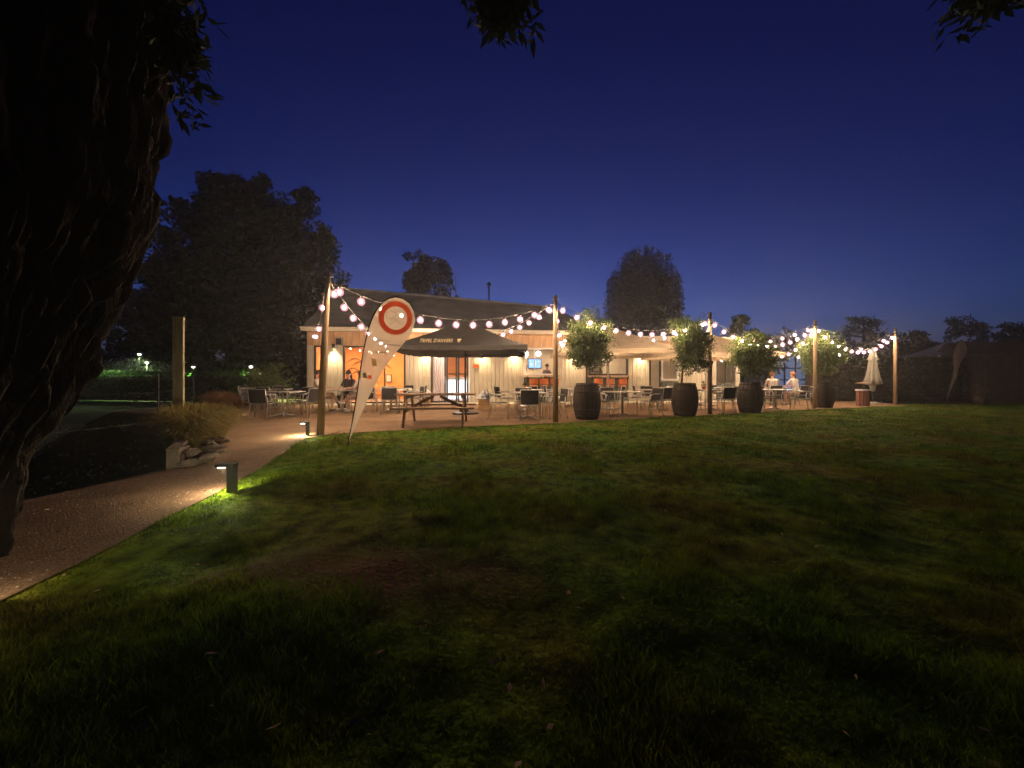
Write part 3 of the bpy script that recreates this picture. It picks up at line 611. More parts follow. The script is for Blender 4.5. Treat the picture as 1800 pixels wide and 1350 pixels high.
# ------------------------------------------------------------------ feather flags
def flag(x, y, lab, emblem=True, rz=0, sc=1., cloth='flag_cloth'):
    d0 = 6.35; bx, by = 612, 790
    L = [(613,772),(618,745),(624,715),(631,680),(637,645),(642,612),(649,575),(656,555),(664,541),(673,531),(684,524),(695,521)]
    Rr = [(614.5,772),(627,742),(643,708),(660,676),(678,645),(699,615),(722,586),(730,562),(726,545),(719,533),(708,525),(697,521)]
    def w(p): return ((p[0]-bx)/FP*d0*sc, (by-p[1])/FP*d0*sc)
    L = [w(p) for p in L]; Rr = [w(p) for p in Rr]; n = len(L)-1
    def lerp(A, s):
        k = min(int(s*n), n-1); f = s*n-k; return (A[k][0]+(A[k+1][0]-A[k][0])*f, A[k][1]+(A[k+1][1]-A[k][1])*f)
    def wave(x_, z_): return .035*math.sin(z_*3.1+x_*2.)+.02*math.sin(x_*7-z_*2)
    t = thing('feather_flag',(x,y,0),lab,'flag','feather flags on the lawn',rz)
    def fn(i, j):
        a, b = lerp(L,j), lerp(Rr,j); px, pz = a[0]+(b[0]-a[0])*i, a[1]+(b[1]-a[1])*i; return (px, wave(px,pz), pz)
    MB().grid(fn,14,66).build('cloth',cloth,t,True)
    pole = [(0,0,-.02),(.0,0,.06)]+[(p[0]-.006,wave(*p)+.006,p[1]) for p in L]+[(p[0],wave(*p)+.006,p[1]+.004) for p in Rr[::-1][1:4]]
    MB().tube(pole,[.016,.016]+[.012]*(len(pole)-5)+[.007]*3,7).build('pole','dark_metal',t,True)
    MB().tube([(0,0,.0),(0,0,.12)],.022).build('ground_spike','dark_metal',t)
    # printed marks
    cx, cz = w((694.5,558.5)); off = -.006
    def ring(r0, r1, m, nm):
        MB().grid(lambda i,j: (cx+(r0+(r1-r0)*j)*math.cos(2*PI*i), wave(cx+(r0+(r1-r0)*j)*math.cos(2*PI*i), cz+(r0+(r1-r0)*j)*math.sin(2*PI*i))+off, cz+(r0+(r1-r0)*j)*math.sin(2*PI*i)),48,3).build(nm,m,t)
    k = d0/FP*sc
    if emblem:
        ring(20.5*k,29.5*k,'red_print','red_ring'); ring(30.2*k,30.9*k,'grey_print','thin_ring')
        q = MB()
        def stroke(pp, wd=.42):
            P_ = [w(p) for p in pp]
            q.tube([(p[0],wave(*p)+off,p[1]) for p in P_], wd*k, 4)
        for sx, c0 in ((-1,(686,553)),(1,(704,551))):
            stroke([(c0[0]+8*math.cos(a)+sx*2*math.sin(a), c0[1]+6*math.sin(a)) for a in np.linspace(0,2*PI,17)])
        stroke([(690,558),(704,570)]); stroke([(700,557),(684,571)]); stroke([(690,575),(700,574)])
        for yy, xa, xb in ((597,655,683),(604,666,702),(619,661,680)):
            x_ = xa
            while x_ < xb:
                l_ = 2+((x_*7) % 3); stroke([(x_,yy+(x_-xa)*.08),(x_+l_,yy+(x_+l_-xa)*.08)],.7); x_ += l_+1.3
        q.build('grey_emblem','grey_print',t)
        def patch(px, py, a, b, m, nm, rot=.12):
            MB().grid(lambda i,j: (lambda p: (p[0],wave(*p)+off,p[1]))(w((px+(i-.5)*a+(j-.5)*b*rot, py+(j-.5)*b))),2,2).build(nm,m,t)
        patch(659,637,8,13,'yellow_print','yellow_mark'); patch(651,663,7,6,'red_print','orange_mark'); patch(643,660,6,9,'print_gold','pale_mark')
    return t
m = mat('flag_cloth',(.66,.56,.46),.9,0,.06,3,.15,50)
n_ = m.node_tree; pb = n_.nodes['Principled BSDF']; tl = n_.nodes.new('ShaderNodeBsdfTranslucent'); tl.inputs[0].default_value = (.66,.54,.42,1); tp = n_.nodes.new('ShaderNodeBsdfTransparent')
m1 = n_.nodes.new('ShaderNodeMixShader'); m1.inputs[0].default_value = .5; m2 = n_.nodes.new('ShaderNodeMixShader'); m2.inputs[0].default_value = .10
n_.links.new(pb.outputs[0],m1.inputs[1]); n_.links.new(tl.outputs[0],m1.inputs[2]); n_.links.new(m1.outputs[0],m2.inputs[1]); n_.links.new(tp.outputs[0],m2.inputs[2]); n_.links.new(m2.outputs[0],n_.nodes['Material Output'].inputs[0])
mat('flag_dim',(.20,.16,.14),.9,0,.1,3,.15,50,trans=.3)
flag(PX(612,6.35),6.35,'tall pale feather flag with a red ring leaning right over the lawn edge')
flag(17.65,15.9,'dim feather flag standing in the dark at far right',False,R(16),1.1,'flag_dim')

# ------------------------------------------------------------------ bollard lights
def bollard(x, y, lab, rz=0, pw=1.25):
    t = thing('bollard_light',(x,y,0),lab,'bollard light','low path lights',rz)
    MB().box((0,0,.13),(.06,.09,.26)).build('post','dark_metal',t); MB().box((-.05,0,.275),(.17,.1,.03)).build('head','dark_metal',t)
    MB().box((-.085,0,.256),(.06,.07,.008)).build('lens','bollard_lens',t)
    ld = bpy.data.lights.new('lamp_light','POINT'); ld.energy = pw; ld.color = (1,.87,.55); ld.shadow_soft_size = .025
    lo = bpy.data.objects.new('lamp_light',ld); COL.objects.link(lo); lo.parent = t; lo.location = (-.085,0,.235)
bollard(-2.83,3.97,'low black bollard light at the bend of the path by the lawn',R(8))
bollard(-4.06,7.8,'low black bollard light at the foot of the first light pole',R(20))
bollard(-2.64,1.93,'nearest low bollard light at the left edge of the lawn',0,.16)
bollard(-8.8,12.1,'small bollard light beside the reddish grass clump',R(180),.25)

# ------------------------------------------------------------------ terrace furniture
def make_chair():
    t = thing('terrace_chair',(0,0,0),'dark woven armchair','chair')
    for s in (-1,1):
        MB().tube([(s*.26,.25,0),(s*.265,.24,.42),(s*.27,.22,.60),(s*.275,.15,.66)],.0135,6).build('leg','alu',t,True)
        MB().tube([(s*.24,-.31,0),(s*.235,-.22,.42),(s*.23,-.25,.62)],.0135,6).build('leg','alu',t,True)
        q = MB().tube([(s*.275,.17,.655),(s*.285,.05,.675),(s*.275,-.12,.675),(s*.235,-.25,.68)],[.012,.021,.021,.013],6); q.build('armrest','alu',t,True)
    MB().grid(lambda i,j: ((i-.5)*.46,-.21+.45*j,.445-.018*math.sin(PI*i)*math.sin(PI*j)+.012*j),6,5).add([],[]).build('seat','weave',t,True)
    MB().tube([(-.24,-.22,.425),(-.24,.24,.435),(.24,.24,.435),(.24,-.22,.425),(-.24,-.22,.425)],.012,6).build('seat_frame','alu',t)
    def bk(i,j): a = (i-.5)*1.3; return (.235*math.sin(a)/math.sin(.65),-.30+.11*(1-math.cos(a))-.06*j,.47+.36*j)
    b_ = MB().grid(bk,8,4); b_.grid(lambda i,j: (lambda p: (p[0],p[1]+.014,p[2]))(bk(1-i,j)),8,4); b_.build('backrest','weave',t,True)
    MB().tube([bk(0,.0)]+[bk(0,.5),bk(0,1)]+[bk(i/6,1.02) for i in range(7)]+[bk(1,.5),bk(1,0)],.012,6).build('back_frame','alu',t,True)
    return t
chair0 = make_chair(); chair_used = False
def chair(x, y, rz, lab):
    global chair_used
    o = chair0 if not chair_used else copy_tree(chair0); chair_used = True
    o.location = (x,y,.014); o.rotation_euler.z = rz; tag(o,lab,'chair','dark armchairs on the terrace'); return o
def make_table(w=1.0, d=.78):
    t = thing('terrace_table',(0,0,0),'table','table'); pr = []; r_ = .1
    for cx, cy, a0 in ((w/2-r_,d/2-r_,0),(-w/2+r_,d/2-r_,PI/2),(-w/2+r_,-d/2+r_,PI),(w/2-r_,-d/2+r_,1.5*PI)):
        pr += [(cx+r_*math.cos(a0+k*PI/8),cy+r_*math.sin(a0+k*PI/8)) for k in range(5)]
    MB().prism(pr,.725,.748).build('tabletop','table_top',t); MB().tube([(*p,.735) for p in pr]+[(*pr[0],.735)],.016,6,False).build('edge_band','alu',t,True)
    MB().tube([(0,0,.05),(0,0,.725)],.035,10).build('column','alu',t,True)
    for k in range(4):
        a = PI/4+k*PI/2; MB().tube([(0,0,.09),(math.cos(a)*.2,math.sin(a)*.2,.05),(math.cos(a)*.38,math.sin(a)*.38,.02)],[.028,.022,.016],6).build('foot','alu',t,True)
    return t
tab0 = make_table(); tab_used = False
def table(x, y, lab, rz=0):
    global tab_used
    o = tab0 if not tab_used else copy_tree(tab0); tab_used = True; o.location = (x,y,.012); o.rotation_euler.z = rz; return tag(o,lab,'table','small pale tables on the terrace')
SIDE = {'lawn':(0,-.72,0),'building':(0,.72,PI),'left':(-.8,0,-PI/2),'right':(.8,0,PI/2)}
def table_set(x, y, desc, sides, rz=0, skip=()):
    table(x,y,desc,rz)
    short = desc.split(' ',1)[1]
    for k, s in enumerate(sides):
        dx, dy, a = SIDE[s]; j = random.Random(hash((round(x*10),k)) & 255); a += j.uniform(-.3,.3); dx += j.uniform(-.09,.09); dy += j.uniform(-.07,.07)
        ca, sa = math.cos(rz), math.sin(rz)
        chair(x+dx*ca-dy*sa, y+dx*sa+dy*ca, a+rz, f'dark armchair on the {s} side of the {short}')
ALL4 = ('lawn','left','right','building')
table_set(-6.83,11.7,'pale table nearest the tall grass clumps',ALL4,R(-8))
table_set(-8.7,14.4,'pale table in front of the leafy bush',ALL4,R(12))
table(-5.75,13.3,'pale table where the three seated guests sit')
table_set(-4.15,13.5,'pale table behind the leaning flag',('lawn','left','building','right'),R(15))
table_set(-4.6,15.7,'pale table close to the orange window',('left','right','building'),R(-5))
table_set(.42,11.1,'pale table left of the second light pole',ALL4,R(4))
table_set(.6,13.7,'pale table behind the second light pole',('lawn','left','right','building'),R(-6))
table_set(3.3,11.75,'pale table right of the first barrel',('right','left','building'),R(6))
table_set(2.35,15.6,'pale table under the cream parasol by the wall',('left','right','lawn'),R(3))
table_set(5.15,13.9,'pale table between the first two barrels',ALL4,R(-4))
table_set(6.1,16.0,'pale table by the dark side door',('left','right','lawn'),R(5))
table_set(7.0,13.9,'pale table behind the third light pole',('left','lawn','building','right'),R(10))
table_set(9.4,14.0,'pale table right of the third barrel',('right','left','building'),R(-5))
table_set(9.9,17.6,'pale table at the right end of the building',('left','right'),R(8))
table(11.6,17.35,'pale table in front of the two right-hand guests',R(4)); 
# picnic table
pt = thing('picnic_table',(PX(768,9.75),9.75,.012),'brown wooden picnic table with attached benches at the terrace edge','picnic table',rz=R(3))
for k in range(5): MB().box((0,-.32+.16*k,.745),(1.9,.145,.04)).build('top_plank','picnic_wood',pt)
for s in (-1,1):
    for k in range(2): MB().box((0,s*(.62+.15*k),.445),(1.9,.135,.04)).build('bench_plank','picnic_wood',pt)
for s in (-1,1):
    for q_ in (-1,1): MB().bar((s*.68,q_*.72,0.0),(s*.68,q_*.27,.725),.045,.09).build('leg','picnic_wood',pt)
    MB().box((s*.64,0,.40),(.04,1.5,.09)).build('bench_beam','picnic_wood',pt); MB().box((s*.64,0,.69),(.04,.7,.07)).build('top_beam','picnic_wood',pt)
    MB().bar((s*.62,0,.42),(s*.08,0,.7),.04,.07).build('brace','picnic_wood',pt)
# barrels with trees
def make_stave(h, r0, r1, n, m):
    a = PI/n*.97; b = MB(); k = 6
    for j in range(k+1):
        s = j/k; r_ = r0+(r1-r0)*math.sin(PI*s); z_ = h*s
        for q in (-a,a):
            b.v += [(r_*math.cos(q),r_*math.sin(q),z_),((r_-.025)*math.cos(q),(r_-.025)*math.sin(q),z_)]
    for j in range(k):
        i = j*4; b.f += [(i,i+2,i+6,i+4),(i+1,i+5,i+7,i+3),(i,i+4,i+5,i+1),(i+2,i+3,i+7,i+6)]
    i = k*4; b.f += [(0,1,3,2),(i,i+2,i+3,i+1)]
    return b.mesh('stave',m)
NST = 18; mat('barrel_grey',(.045,.037,.028),.8,0,.35,5,.6,25,col2=(.085,.072,.055),stretch=(5,5,.8)); staves = [make_stave(1.0,.30,.39,NST,m_) for m_ in ('barrel_wood','barrel_grey')]
def barrel_tree(x, y, lab, crown_c, crown_r, n, leafm, topc=None, seed=0, trunkx=0):
    t = thing('barrel_planter',(x,y,.012),'dark wooden wine-barrel planter '+lab,'planter','wine-barrel planters along the terrace edge',seed)
    for k in range(NST): link('stave',staves[1 if (seed*5+k*7) % 5 < (3 if seed == 3 else 1) else 0],t,(0,0,0),2*PI*k/NST)
    for z_ in (.07,.25,.75,.93):
        r_ = .30+.09*math.sin(PI*z_)+.004; r2 = .30+.09*math.sin(PI*(z_+.045))+.004
        MB().lathe([(r_-.004,-.001),(r_,0),(r2,.045),(r2-.004,.046)],24,(0,0,z_)).build('hoop','hoop',t,True)
    MB().lathe([(.001,.95),(.28,.93)],16).build('soil','soil',t)
    tr = thing('potted_tree',(x,y,.955),'clipped round leafy tree growing '+lab,'tree','small trees in barrels')
    rr = np.random.default_rng(seed+5); z0 = crown_c[2]-.955
    tk = MB().tube([(trunkx*1.,0,-.03),(trunkx*.6,.02,z0*.35),(0,0,z0)],[.035,.03,.02],8)
    for k in range(9):
        d = rr.normal(size=3); d[2] = abs(d[2])+.3; d /= np.linalg.norm(d); tk.tube([(0,0,z0-.35+.07*k*.5),(d*np.array(crown_r)*.75+np.array((crown_c[0],0,z0)))],[.016,.004],5)
    tk.build('trunk','trunk_thin',tr,True)
    P = crown_points((crown_c[0],crown_c[1],z0),tuple(v*.88 for v in crown_r),int(n*2.9/38),38,.17,rr,.25,seed)
    if topc: 
        for (cx,cz,rx,rz_,k) in topc: P = np.concatenate([P, crown_points((cx,0,cz-.955),(rx,rx,rz_),k,36,.15,rr,.3,seed+3)])
    for k in range(34):
        d = rr.normal(size=3); d[2] = abs(d[2])*.9+.25; d /= np.linalg.norm(d); b0 = np.array((crown_c[0],0,z0))+d*np.array(crown_r)*.92; s_ = rr.uniform(0,1,16)[:,None]
        P = np.concatenate([P, b0+(d*np.array((.6,.6,1.))+np.array((0,0,.35)))*s_*rr.uniform(.12,.34)+rr.normal(0,.018,(16,3))])
    V,F = leaf_cards(P,.068,.1,.42,rr); npmesh('crown',V,F,leafm,tr)
barrel_tree(2.1,11.0,'in the first barrel right of the second pole',(.05,0,2.08),(.66,.66,.72),5200,'leaf',[(.05,2.85,.3,.3,16),(-.35,2.6,.2,.2,8),(.5,2.65,.18,.18,8)],1)
barrel_tree(5.28,12.0,'in the second barrel left of the third pole',(.22,0,2.05),(.56,.56,.85),5200,'leaf',[(.1,2.85,.35,.25,14),(-.3,2.75,.2,.2,8)],2,-.1)
barrel_tree(7.88,13.0,'in the third barrel between the third and fourth poles',(.08,0,1.85),(.78,.65,.62),5200,'leaf_pale',[(-.3,2.45,.35,.25,12),(.3,2.5,.3,.2,10)],3)
barrel_tree(12.15,15.35,'in the fourth barrel behind the fourth pole',(-.05,0,2.1),(.82,.7,.85),5200,'leaf_pale',[(.0,2.9,.4,.2,12)],4)
# crates with crumpled towels near the doors, bin at right
def crate(x, y, lab, lab2):
    t = thing('wooden_crate',(x,y,.012),lab,'crate')
    for s in (-1,1):
        for k in range(3): MB().box((0,s*.17,.07+.13*k),(.4,.018,.11)).build('side_slat','crate_wood',t); MB().box((s*.19,0,.07+.13*k),(.018,.32,.11)).build('end_slat','crate_wood',t)
    MB().box((0,0,.39),(.42,.38,.02)).build('lid','crate_wood',t)
    o = thing('crumpled_towel',(x,y,.413),lab2,'towel')
    rr = np.random.default_rng(int(abs(x)*100))
    def fn(i,j):
        r_ = .24*j*(1+.2*math.sin(i*2*PI*3)); return (r_*math.cos(2*PI*i)*1.2, r_*math.sin(2*PI*i), .004+.24*math.cos(j*PI/2)**.7*(1+.25*math.sin(i*12)))
    MB().grid(fn,28,8).build('cloth','white_gloss',o,True); MB().box((.06,-.2,.07),(.3,.09,.06),rz=.2).build('blue_fold','towel_blue',o)
crate(PX(851,14.2),14.2,'pale wooden crate standing left of the dark chairs near the doors','white and blue towel heaped on the crate right of the doors')
crate(PX(747,16.2),16.2,'wooden crate against the wall left of the glass doors','white towel heaped on the crate left of the doors')
bn = thing('litter_bin',(PX(1517,16.2),16.2,0),'reddish slatted litter bin with a pale rim and small roof','bin')
for k in range(10):
    a = 2*PI*k/10; MB().box((.2*math.cos(a),.2*math.sin(a),.32),(.03,.1,.6),rz=a).build('slat','brick_red',bn)
MB().lathe([(.19,.64),(.25,.64),(.25,.7),(.19,.7)],16).build('rim','white_gloss',bn); MB().lathe([(.001,.04),(.17,.04),(.17,.6)],12).build('liner','dark_metal',bn)
MB().lathe([(.02,.94),(.34,.93),(.34,.96),(.02,.99)],4).build('roof','post_wood',bn); MB().tube([(0,0,.04),(0,0,.94)],.02).build('stem','dark_metal',bn)
# small things on tables
def tableware(x, y, lab, kind):
    if kind == 'pot':
        t = thing('terracotta_pot',(x,y,.762),lab,'pot'); MB().lathe([(.001,0),(.05,0),(.07,.13),(.06,.13),(.045,.02),(.001,.02)],12).build('bowl','terracotta',t,True)
        P = crown_points((0,0,.2),(.07,.07,.07),6,16,.05); V,F = leaf_cards(P,.05,0); npmesh('foliage',V,F,'leaf',t)
    if kind == 'candle':
        t = thing('candle_glass',(x,y,.762),lab,'candle'); MB().lathe([(.001,0),(.035,0),(.04,.1),(.036,.1),(.03,.01),(.001,.01)],12).build('glass','bottle_glass',t,True)
        MB().lathe([(.001,.011),(.028,.011),(.028,.06),(.001,.06)],10).build('wax','frame_white',t)
    if kind == 'bowl':
        t = thing('white_bowl',(x,y,.762),lab,'bowl'); MB().lathe([(.001,0),(.06,0),(.14,.07),(.13,.07),(.05,.012),(.001,.012)],16).build('bowl','white_gloss',t,True)
        MB().lathe([(.06,-.0005),(.065,.004),(.06,.008)],16).build('foot_ring','white_gloss',t)
tableware(6.75,13.8,'small terracotta pot with a plant on the table behind the third pole','pot'); tableware(7.2,13.75,'white bowl on the table behind the third pole','bowl')
tableware(3.35,11.7,'candle glass on the table right of the first barrel','candle'); tableware(.45,13.6,'terracotta pot on the table near the bar hatch','pot'); tableware(.5,11.0,'candle glass on the table left of the second pole','candle')
tableware(-6.8,11.65,'candle glass on the table nearest the tall grass','candle'); tableware(11.7,17.25,'white bowl between the two right-hand guests','bowl')

# ------------------------------------------------------------------ people
def capsule(a, b, ra, rb, n=10):
    a, b = Vector(a), Vector(b); d = b-a; L = max(d.length,1e-4); q = d.to_track_quat('Z','X').to_matrix(); pr = []
    for k in range(5): t_ = -PI/2+PI/2*k/4; pr.append((max(ra*math.cos(t_),.0005), ra*math.sin(t_)))
    for k in range(1,5): t_ = PI/2*k/4; pr.append((max(rb*math.cos(t_),.0005), L+rb*math.sin(t_)))
    pr[4] = (ra,0); pr.insert(5,(rb,L)); m_ = MB().lathe(pr,n); m_.f.append(tuple(range(n))[::-1]); m_.f.append(tuple(len(m_.v)-n+k for k in range(n)))
    return [a+q @ Vector(v) for v in m_.v], m_.f
def person(loc, rz, lab, top='shirt_pale', bottom='trousers', shoe='shoe_white', hair='hair_dark', longhair=False, armL=None, armR=None, head=(0,.04,1.28), lean=0., stand=False, sleeves=False, crossed=False):
    C_ = []
    def cap(a,b,ra,rb,tg): C_.append((Vector(a),Vector(b),ra,rb,tg))
    zz = .40 if stand else 0.; ly = lean
    hip = .53+zz; ch = 1.0+zz; nk = 1.13+zz
    cap((0,0,hip),(0,.01+ly*.4,hip+.22),.135,.125,'top'); cap((-.05,0+ly*.6,hip+.3),(-.06,ly,ch),.11,.115,'top'); cap((.05,0+ly*.6,hip+.3),(.06,ly,ch),.11,.115,'top')
    cap((-.15,ly,ch+.05),(.15,ly,ch+.05),.07,.07,'top'); cap((0,ly,ch+.05),(0,ly+.02,nk+.03),.055,.05,'skin'); cap((-.07,.0,hip-.02),(.07,.0,hip-.02),.125,.125,'bottom')
    hx_, hy, hz = head; hy += ly; hz += zz
    cap((hx_,hy,hz+.02),(hx_,hy+.01,hz-.05),.088,.07,'skin'); cap((hx_,hy+.01,hz+.04),(hx_,hy-.02,hz+.04),.088,.09,'hair'); cap((hx_,hy+.085,hz-.005),(hx_,hy+.1,hz-.02),.012,.016,'skin')
    cap((hx_,hy+.05,hz-.1),(hx_,hy+.06,hz-.1),.03,.028,'skin')
    for s in (-1,1):
        cap((hx_+s*.085,hy-.005,hz),(hx_+s*.09,hy-.005,hz-.03),.012,.011,'skin'); cap((hx_+s*.032,hy+.082,hz+.012),(hx_+s*.033,hy+.083,hz+.012),.011,.011,'eye')
    cap((hx_-.018,hy+.083,hz-.062),(hx_+.018,hy+.083,hz-.062),.008,.008,'lip')
    for s, arm in ((-1,armL),(1,armR)):
        sh = Vector((s*.185,ly,ch+.04)); el, wr = arm if arm else ((s*.25,.14+ly,.80+zz),(s*.13,.38+ly,.79+zz)); el, wr = Vector(el), Vector(wr)
        mid = sh.lerp(el,.65); cap(sh,mid,.062,.052,'top'); cap(mid,el,.05 if sleeves else .043,.04,'top' if sleeves else 'skin'); cap(el,wr,.041,.027,'top' if sleeves else 'skin')
        d = (wr-el).normalized(); sd = d.cross(Vector((0,0,1))); sd = sd.normalized() if sd.length > .1 else Vector((1,0,0)); up = sd.cross(d)
        pm = wr+d*.07; cap(wr,pm,.026,.034,'skin')
        for k in range(4):
            b0 = pm+sd*(.03-.02*k)+d*.01; l_ = (.036,.042,.04,.031)[k]; b1 = b0+d*l_-up*.01; b2 = b1+d*l_*.6-up*.025; cap(b0,b1,.0095,.009,'skin'); cap(b1,b2,.009,.008,'skin')
        tb = wr+d*.025+sd*(.03*(-s)); cap(tb,tb+d*.03+sd*(.02*(-s)),.011,.01,'skin'); cap(tb+d*.03+sd*(.02*(-s)),tb+d*.06+sd*(.018*(-s))-up*.01,.01,.008,'skin')
    for s in (-1,1):
        if stand: kn, an, to = (s*.1,.02,.50),(s*.1,-.01,.08),(s*.11,.14,.04)
        else: kn, an, to = (s*.12,.44,.50),(s*.12,.40,.09),(s*.13,.54,.045)
        if crossed and s > 0: kn, an, to = (.02,.46,.6),(-.12,.62,.33),(-.16,.74,.33)
        lo_ = 'skin' if bottom == 'shorts' else 'bottom'
        cap((s*.09,.02,hip-.02),kn,.092,.064,'bottom'); k2 = Vector(kn).lerp(Vector(an),.35); cap(kn,k2,.058,.06,lo_); cap(k2,an,.06,.038,lo_); cap(Vector(an)+Vector((0,-.03,-.02)),to,.042,.036,'shoe')
    b = MB()
    for a_,b_,ra,rb,tg in C_: b.add(*capsule(a_,b_,ra,rb))
    tmp = b.build('body_tmp','skin'); md = tmp.modifiers.new('r','REMESH'); md.mode = 'VOXEL'; md.voxel_size = .0095; sm = tmp.modifiers.new('s','SMOOTH'); sm.iterations = 2; sm.factor = .4
    me = bpy.data.meshes.new_from_object(tmp.evaluated_get(bpy.context.evaluated_depsgraph_get())); bpy.data.objects.remove(tmp)
    ctr = np.zeros(len(me.polygons)*3); me.polygons.foreach_get('center',ctr); ctr = ctr.reshape(-1,3); best = np.full(len(ctr),1e9); tg_ = np.zeros(len(ctr),int)
    slots = ['skin','top','bottom','shoe','hair','eye','lip']; mats_ = ['skin',top,bottom,shoe,hair,'hair_dark','terracotta']
    for a_,b_,ra,rb,tg in C_:
        a_, ab = np.array(a_), np.array(b_-a_); t_ = np.clip(((ctr-a_) @ ab)/max(ab @ ab,1e-9),0,1); dd = np.linalg.norm(ctr-(a_+t_[:,None]*ab),axis=1)-(ra+(rb-ra)*t_)
        if tg in ('eye','lip'): dd = dd-.004
        w_ = dd < best; best[w_] = dd[w_]; tg_[w_] = slots.index(tg)
    me.materials.clear()
    for q in mats_: me.materials.append(MATS[q])
    me.polygons.foreach_set('material_index',tg_.astype(np.int32)); me.polygons.foreach_set('use_smooth',np.ones(len(ctr),bool)); me.update(); me.name = 'person'
    o = link('person',me,None,loc,rz); tag(o,lab,'person')
    h = MB()
    def hf(i,j):
        a = 2*PI*i; lim = 1.75 if math.sin(a) < .35 else 1.0; ph = j*lim; r_ = .108+.008*math.sin(a*5+ph*4)
        return (hx_+r_*.92*math.sin(ph)*math.cos(a), hy-.012+r_*math.sin(ph)*math.sin(a), hz+.035+r_*math.cos(ph))
    h.grid(hf,28,7)
    if longhair: h.grid(lambda i,j: (hx_+(.1+.03*j)*math.sin((i-.5)*3.2), hy-.03-.085*math.cos((i-.5)*2.6)-.02*j+.01*math.sin(i*40), hz-.0-.3*j),24,5)
    h.build('hair',hair,o,True); return o
def seat_person(x, y, rz, lab, **k):
    chair(x,y,rz,'dark armchair under the '+k.pop('who')); return person((x,y,.014),rz,lab,**k)
seat_person(-6.5,13.15,-PI/2+.1,'seated person in a pale top half hidden behind the first pole',who='guest in the pale top left of the group',top='shirt_pale',bottom='shorts',shoe='shoe_dark',hair='hair_brown',crossed=True)
seat_person(-5.85,14.1,PI-.2,'seated person with dark hair and dark top facing the lawn',who='dark-haired guest facing the lawn',top='shirt_dark',bottom='trousers',hair='hair_dark',longhair=True)
seat_person(-5.02,13.1,PI/2-.25,'seated person in a pale shirt just left of the feather flag',who='guest in the pale shirt beside the flag',top='shirt_pale',bottom='shorts',shoe='shoe_white',hair='hair_brown',crossed=True)
seat_person(11.05,16.65,-.15,'seated person in a pale shirt seen from behind, left of the right-hand pair',who='left guest of the right-hand pair',top='shirt_pale',bottom='trousers',hair='hair_red',longhair=False,sleeves=True)
seat_person(12.05,16.6,.3,'seated person with reddish hair leaning forward, right of the right-hand pair',who='right guest of the right-hand pair',top='shirt_pale',bottom='shorts',hair='hair_red',lean=.14)
person(WP(U(967),.75,.055),ANG+PI+.5,'person in a grey top standing inside behind the bar hatch',top='shirt_grey',bottom='trousers',shoe='shoe_dark',hair='hair_dark',stand=True,sleeves=True)

# ------------------------------------------------------------------ left foreground: old tree, post, planter wall, grasses, fence
ot = thing('old_tree',(-3.75,2.15,0),'huge dark rough-barked tree trunk filling the left edge','tree')
def trunk():
    nz_, na = 420, 420; Z = np.linspace(-.3,6.2,nz_); A_ = np.linspace(0,2*PI,na,endpoint=False)
    zz, aa = np.meshgrid(Z,A_,indexing='ij'); cx = np.interp(zz,[0,.6,1.15,2.1,3.3,6],[-.22,-.03,.27,.62,.72,.8]); rad = np.interp(zz,[0,.4,1.1,2.1,3.2,4.2,6],[.80,.80,.86,.93,.95,.9,.5])
    p = np.stack([np.cos(aa)*2.6,np.sin(aa)*2.6,zz*.55+aa*.15],-1).reshape(-1,3); f1 = fbm(p,4,31).reshape(zz.shape)
    p2 = np.stack([np.cos(aa)*7,np.sin(aa)*7,zz*1.1+.6*np.sin(aa*3)],-1).reshape(-1,3); f2 = 1-np.abs(2*fbm(p2,3,37).reshape(zz.shape)-1)
    p3 = np.stack([np.cos(aa)*22,np.sin(aa)*22,zz*5],-1).reshape(-1,3); f3 = fbm(p3,3,41).reshape(zz.shape)
    p4 = np.stack([np.cos(aa)*34,np.sin(aa)*34,zz*3.2+1.5*f1],-1).reshape(-1,3); f4 = 1-np.abs(2*fbm(p4,2,43).reshape(zz.shape)-1)
    r_ = rad+.34*(f1-.5)-.16*np.clip((f2-.72)*3.2,0,1)+.05*(f3-.5)-.045*np.clip((f4-.6)*2.5,0,1)
    V = np.stack([cx+r_*np.cos(aa),r_*np.sin(aa)*.85,zz],-1).reshape(-1,3); I = np.arange(nz_*na).reshape(nz_,na); J = np.roll(I,-1,1)
    return V, np.stack([I[:-1],J[:-1],J[1:],I[1:]],-1).reshape(-1,4)
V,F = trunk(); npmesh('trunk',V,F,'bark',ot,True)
lm = MB(); lm.tube([(.6,.2,4.2),(2.,.3,4.9),(3.7,.45,4.9),(5.5,.55,5.0),(7.2,.7,4.8)],[.4,.25,.17,.12,.05],10); lm.tube([(.5,0,4.8),(.3,-.3,6.2),(1.2,.5,7.5)],[.4,.25,.1],9); lm.tube([(1.3,.22,4.6),(1.72,.15,4.1),(1.85,.12,3.35)],[.12,.1,.05],8)
lm.tube([(3.65,.43,4.9),(3.68,.4,4.2),(3.69,.4,3.75)],[.04,.025,.01],6); lm.tube([(7.0,.65,4.8),(6.98,.5,4.3),(6.95,.45,3.9)],[.04,.025,.01],6); lm.build('limb','bark',ot,True)
rr = np.random.default_rng(77); Pl = []
for cc, rd, k in (((3.68,.4,3.60),(.20,.18,.30),40),((3.7,.42,3.95),(.34,.24,.3),60),((6.95,.45,3.75),(.3,.2,.26),20),((7.15,.5,4.0),(.3,.25,.3),18),((1.84,.1,3.1),(.07,.09,.4),20),((1.75,.12,3.6),(.16,.14,.3),18),((3.6,.5,5.0),(1.6,.7,.4),40),((6.,.6,5.2),(1.6,.7,.4),40)):
    Pl.append(crown_points(cc,rd,k,26,.1,rr,.2,3))
V,F = leaf_cards(np.concatenate(Pl),.09,.6,.3,rr); npmesh('crown',V,F,'leaf_dark',ot)

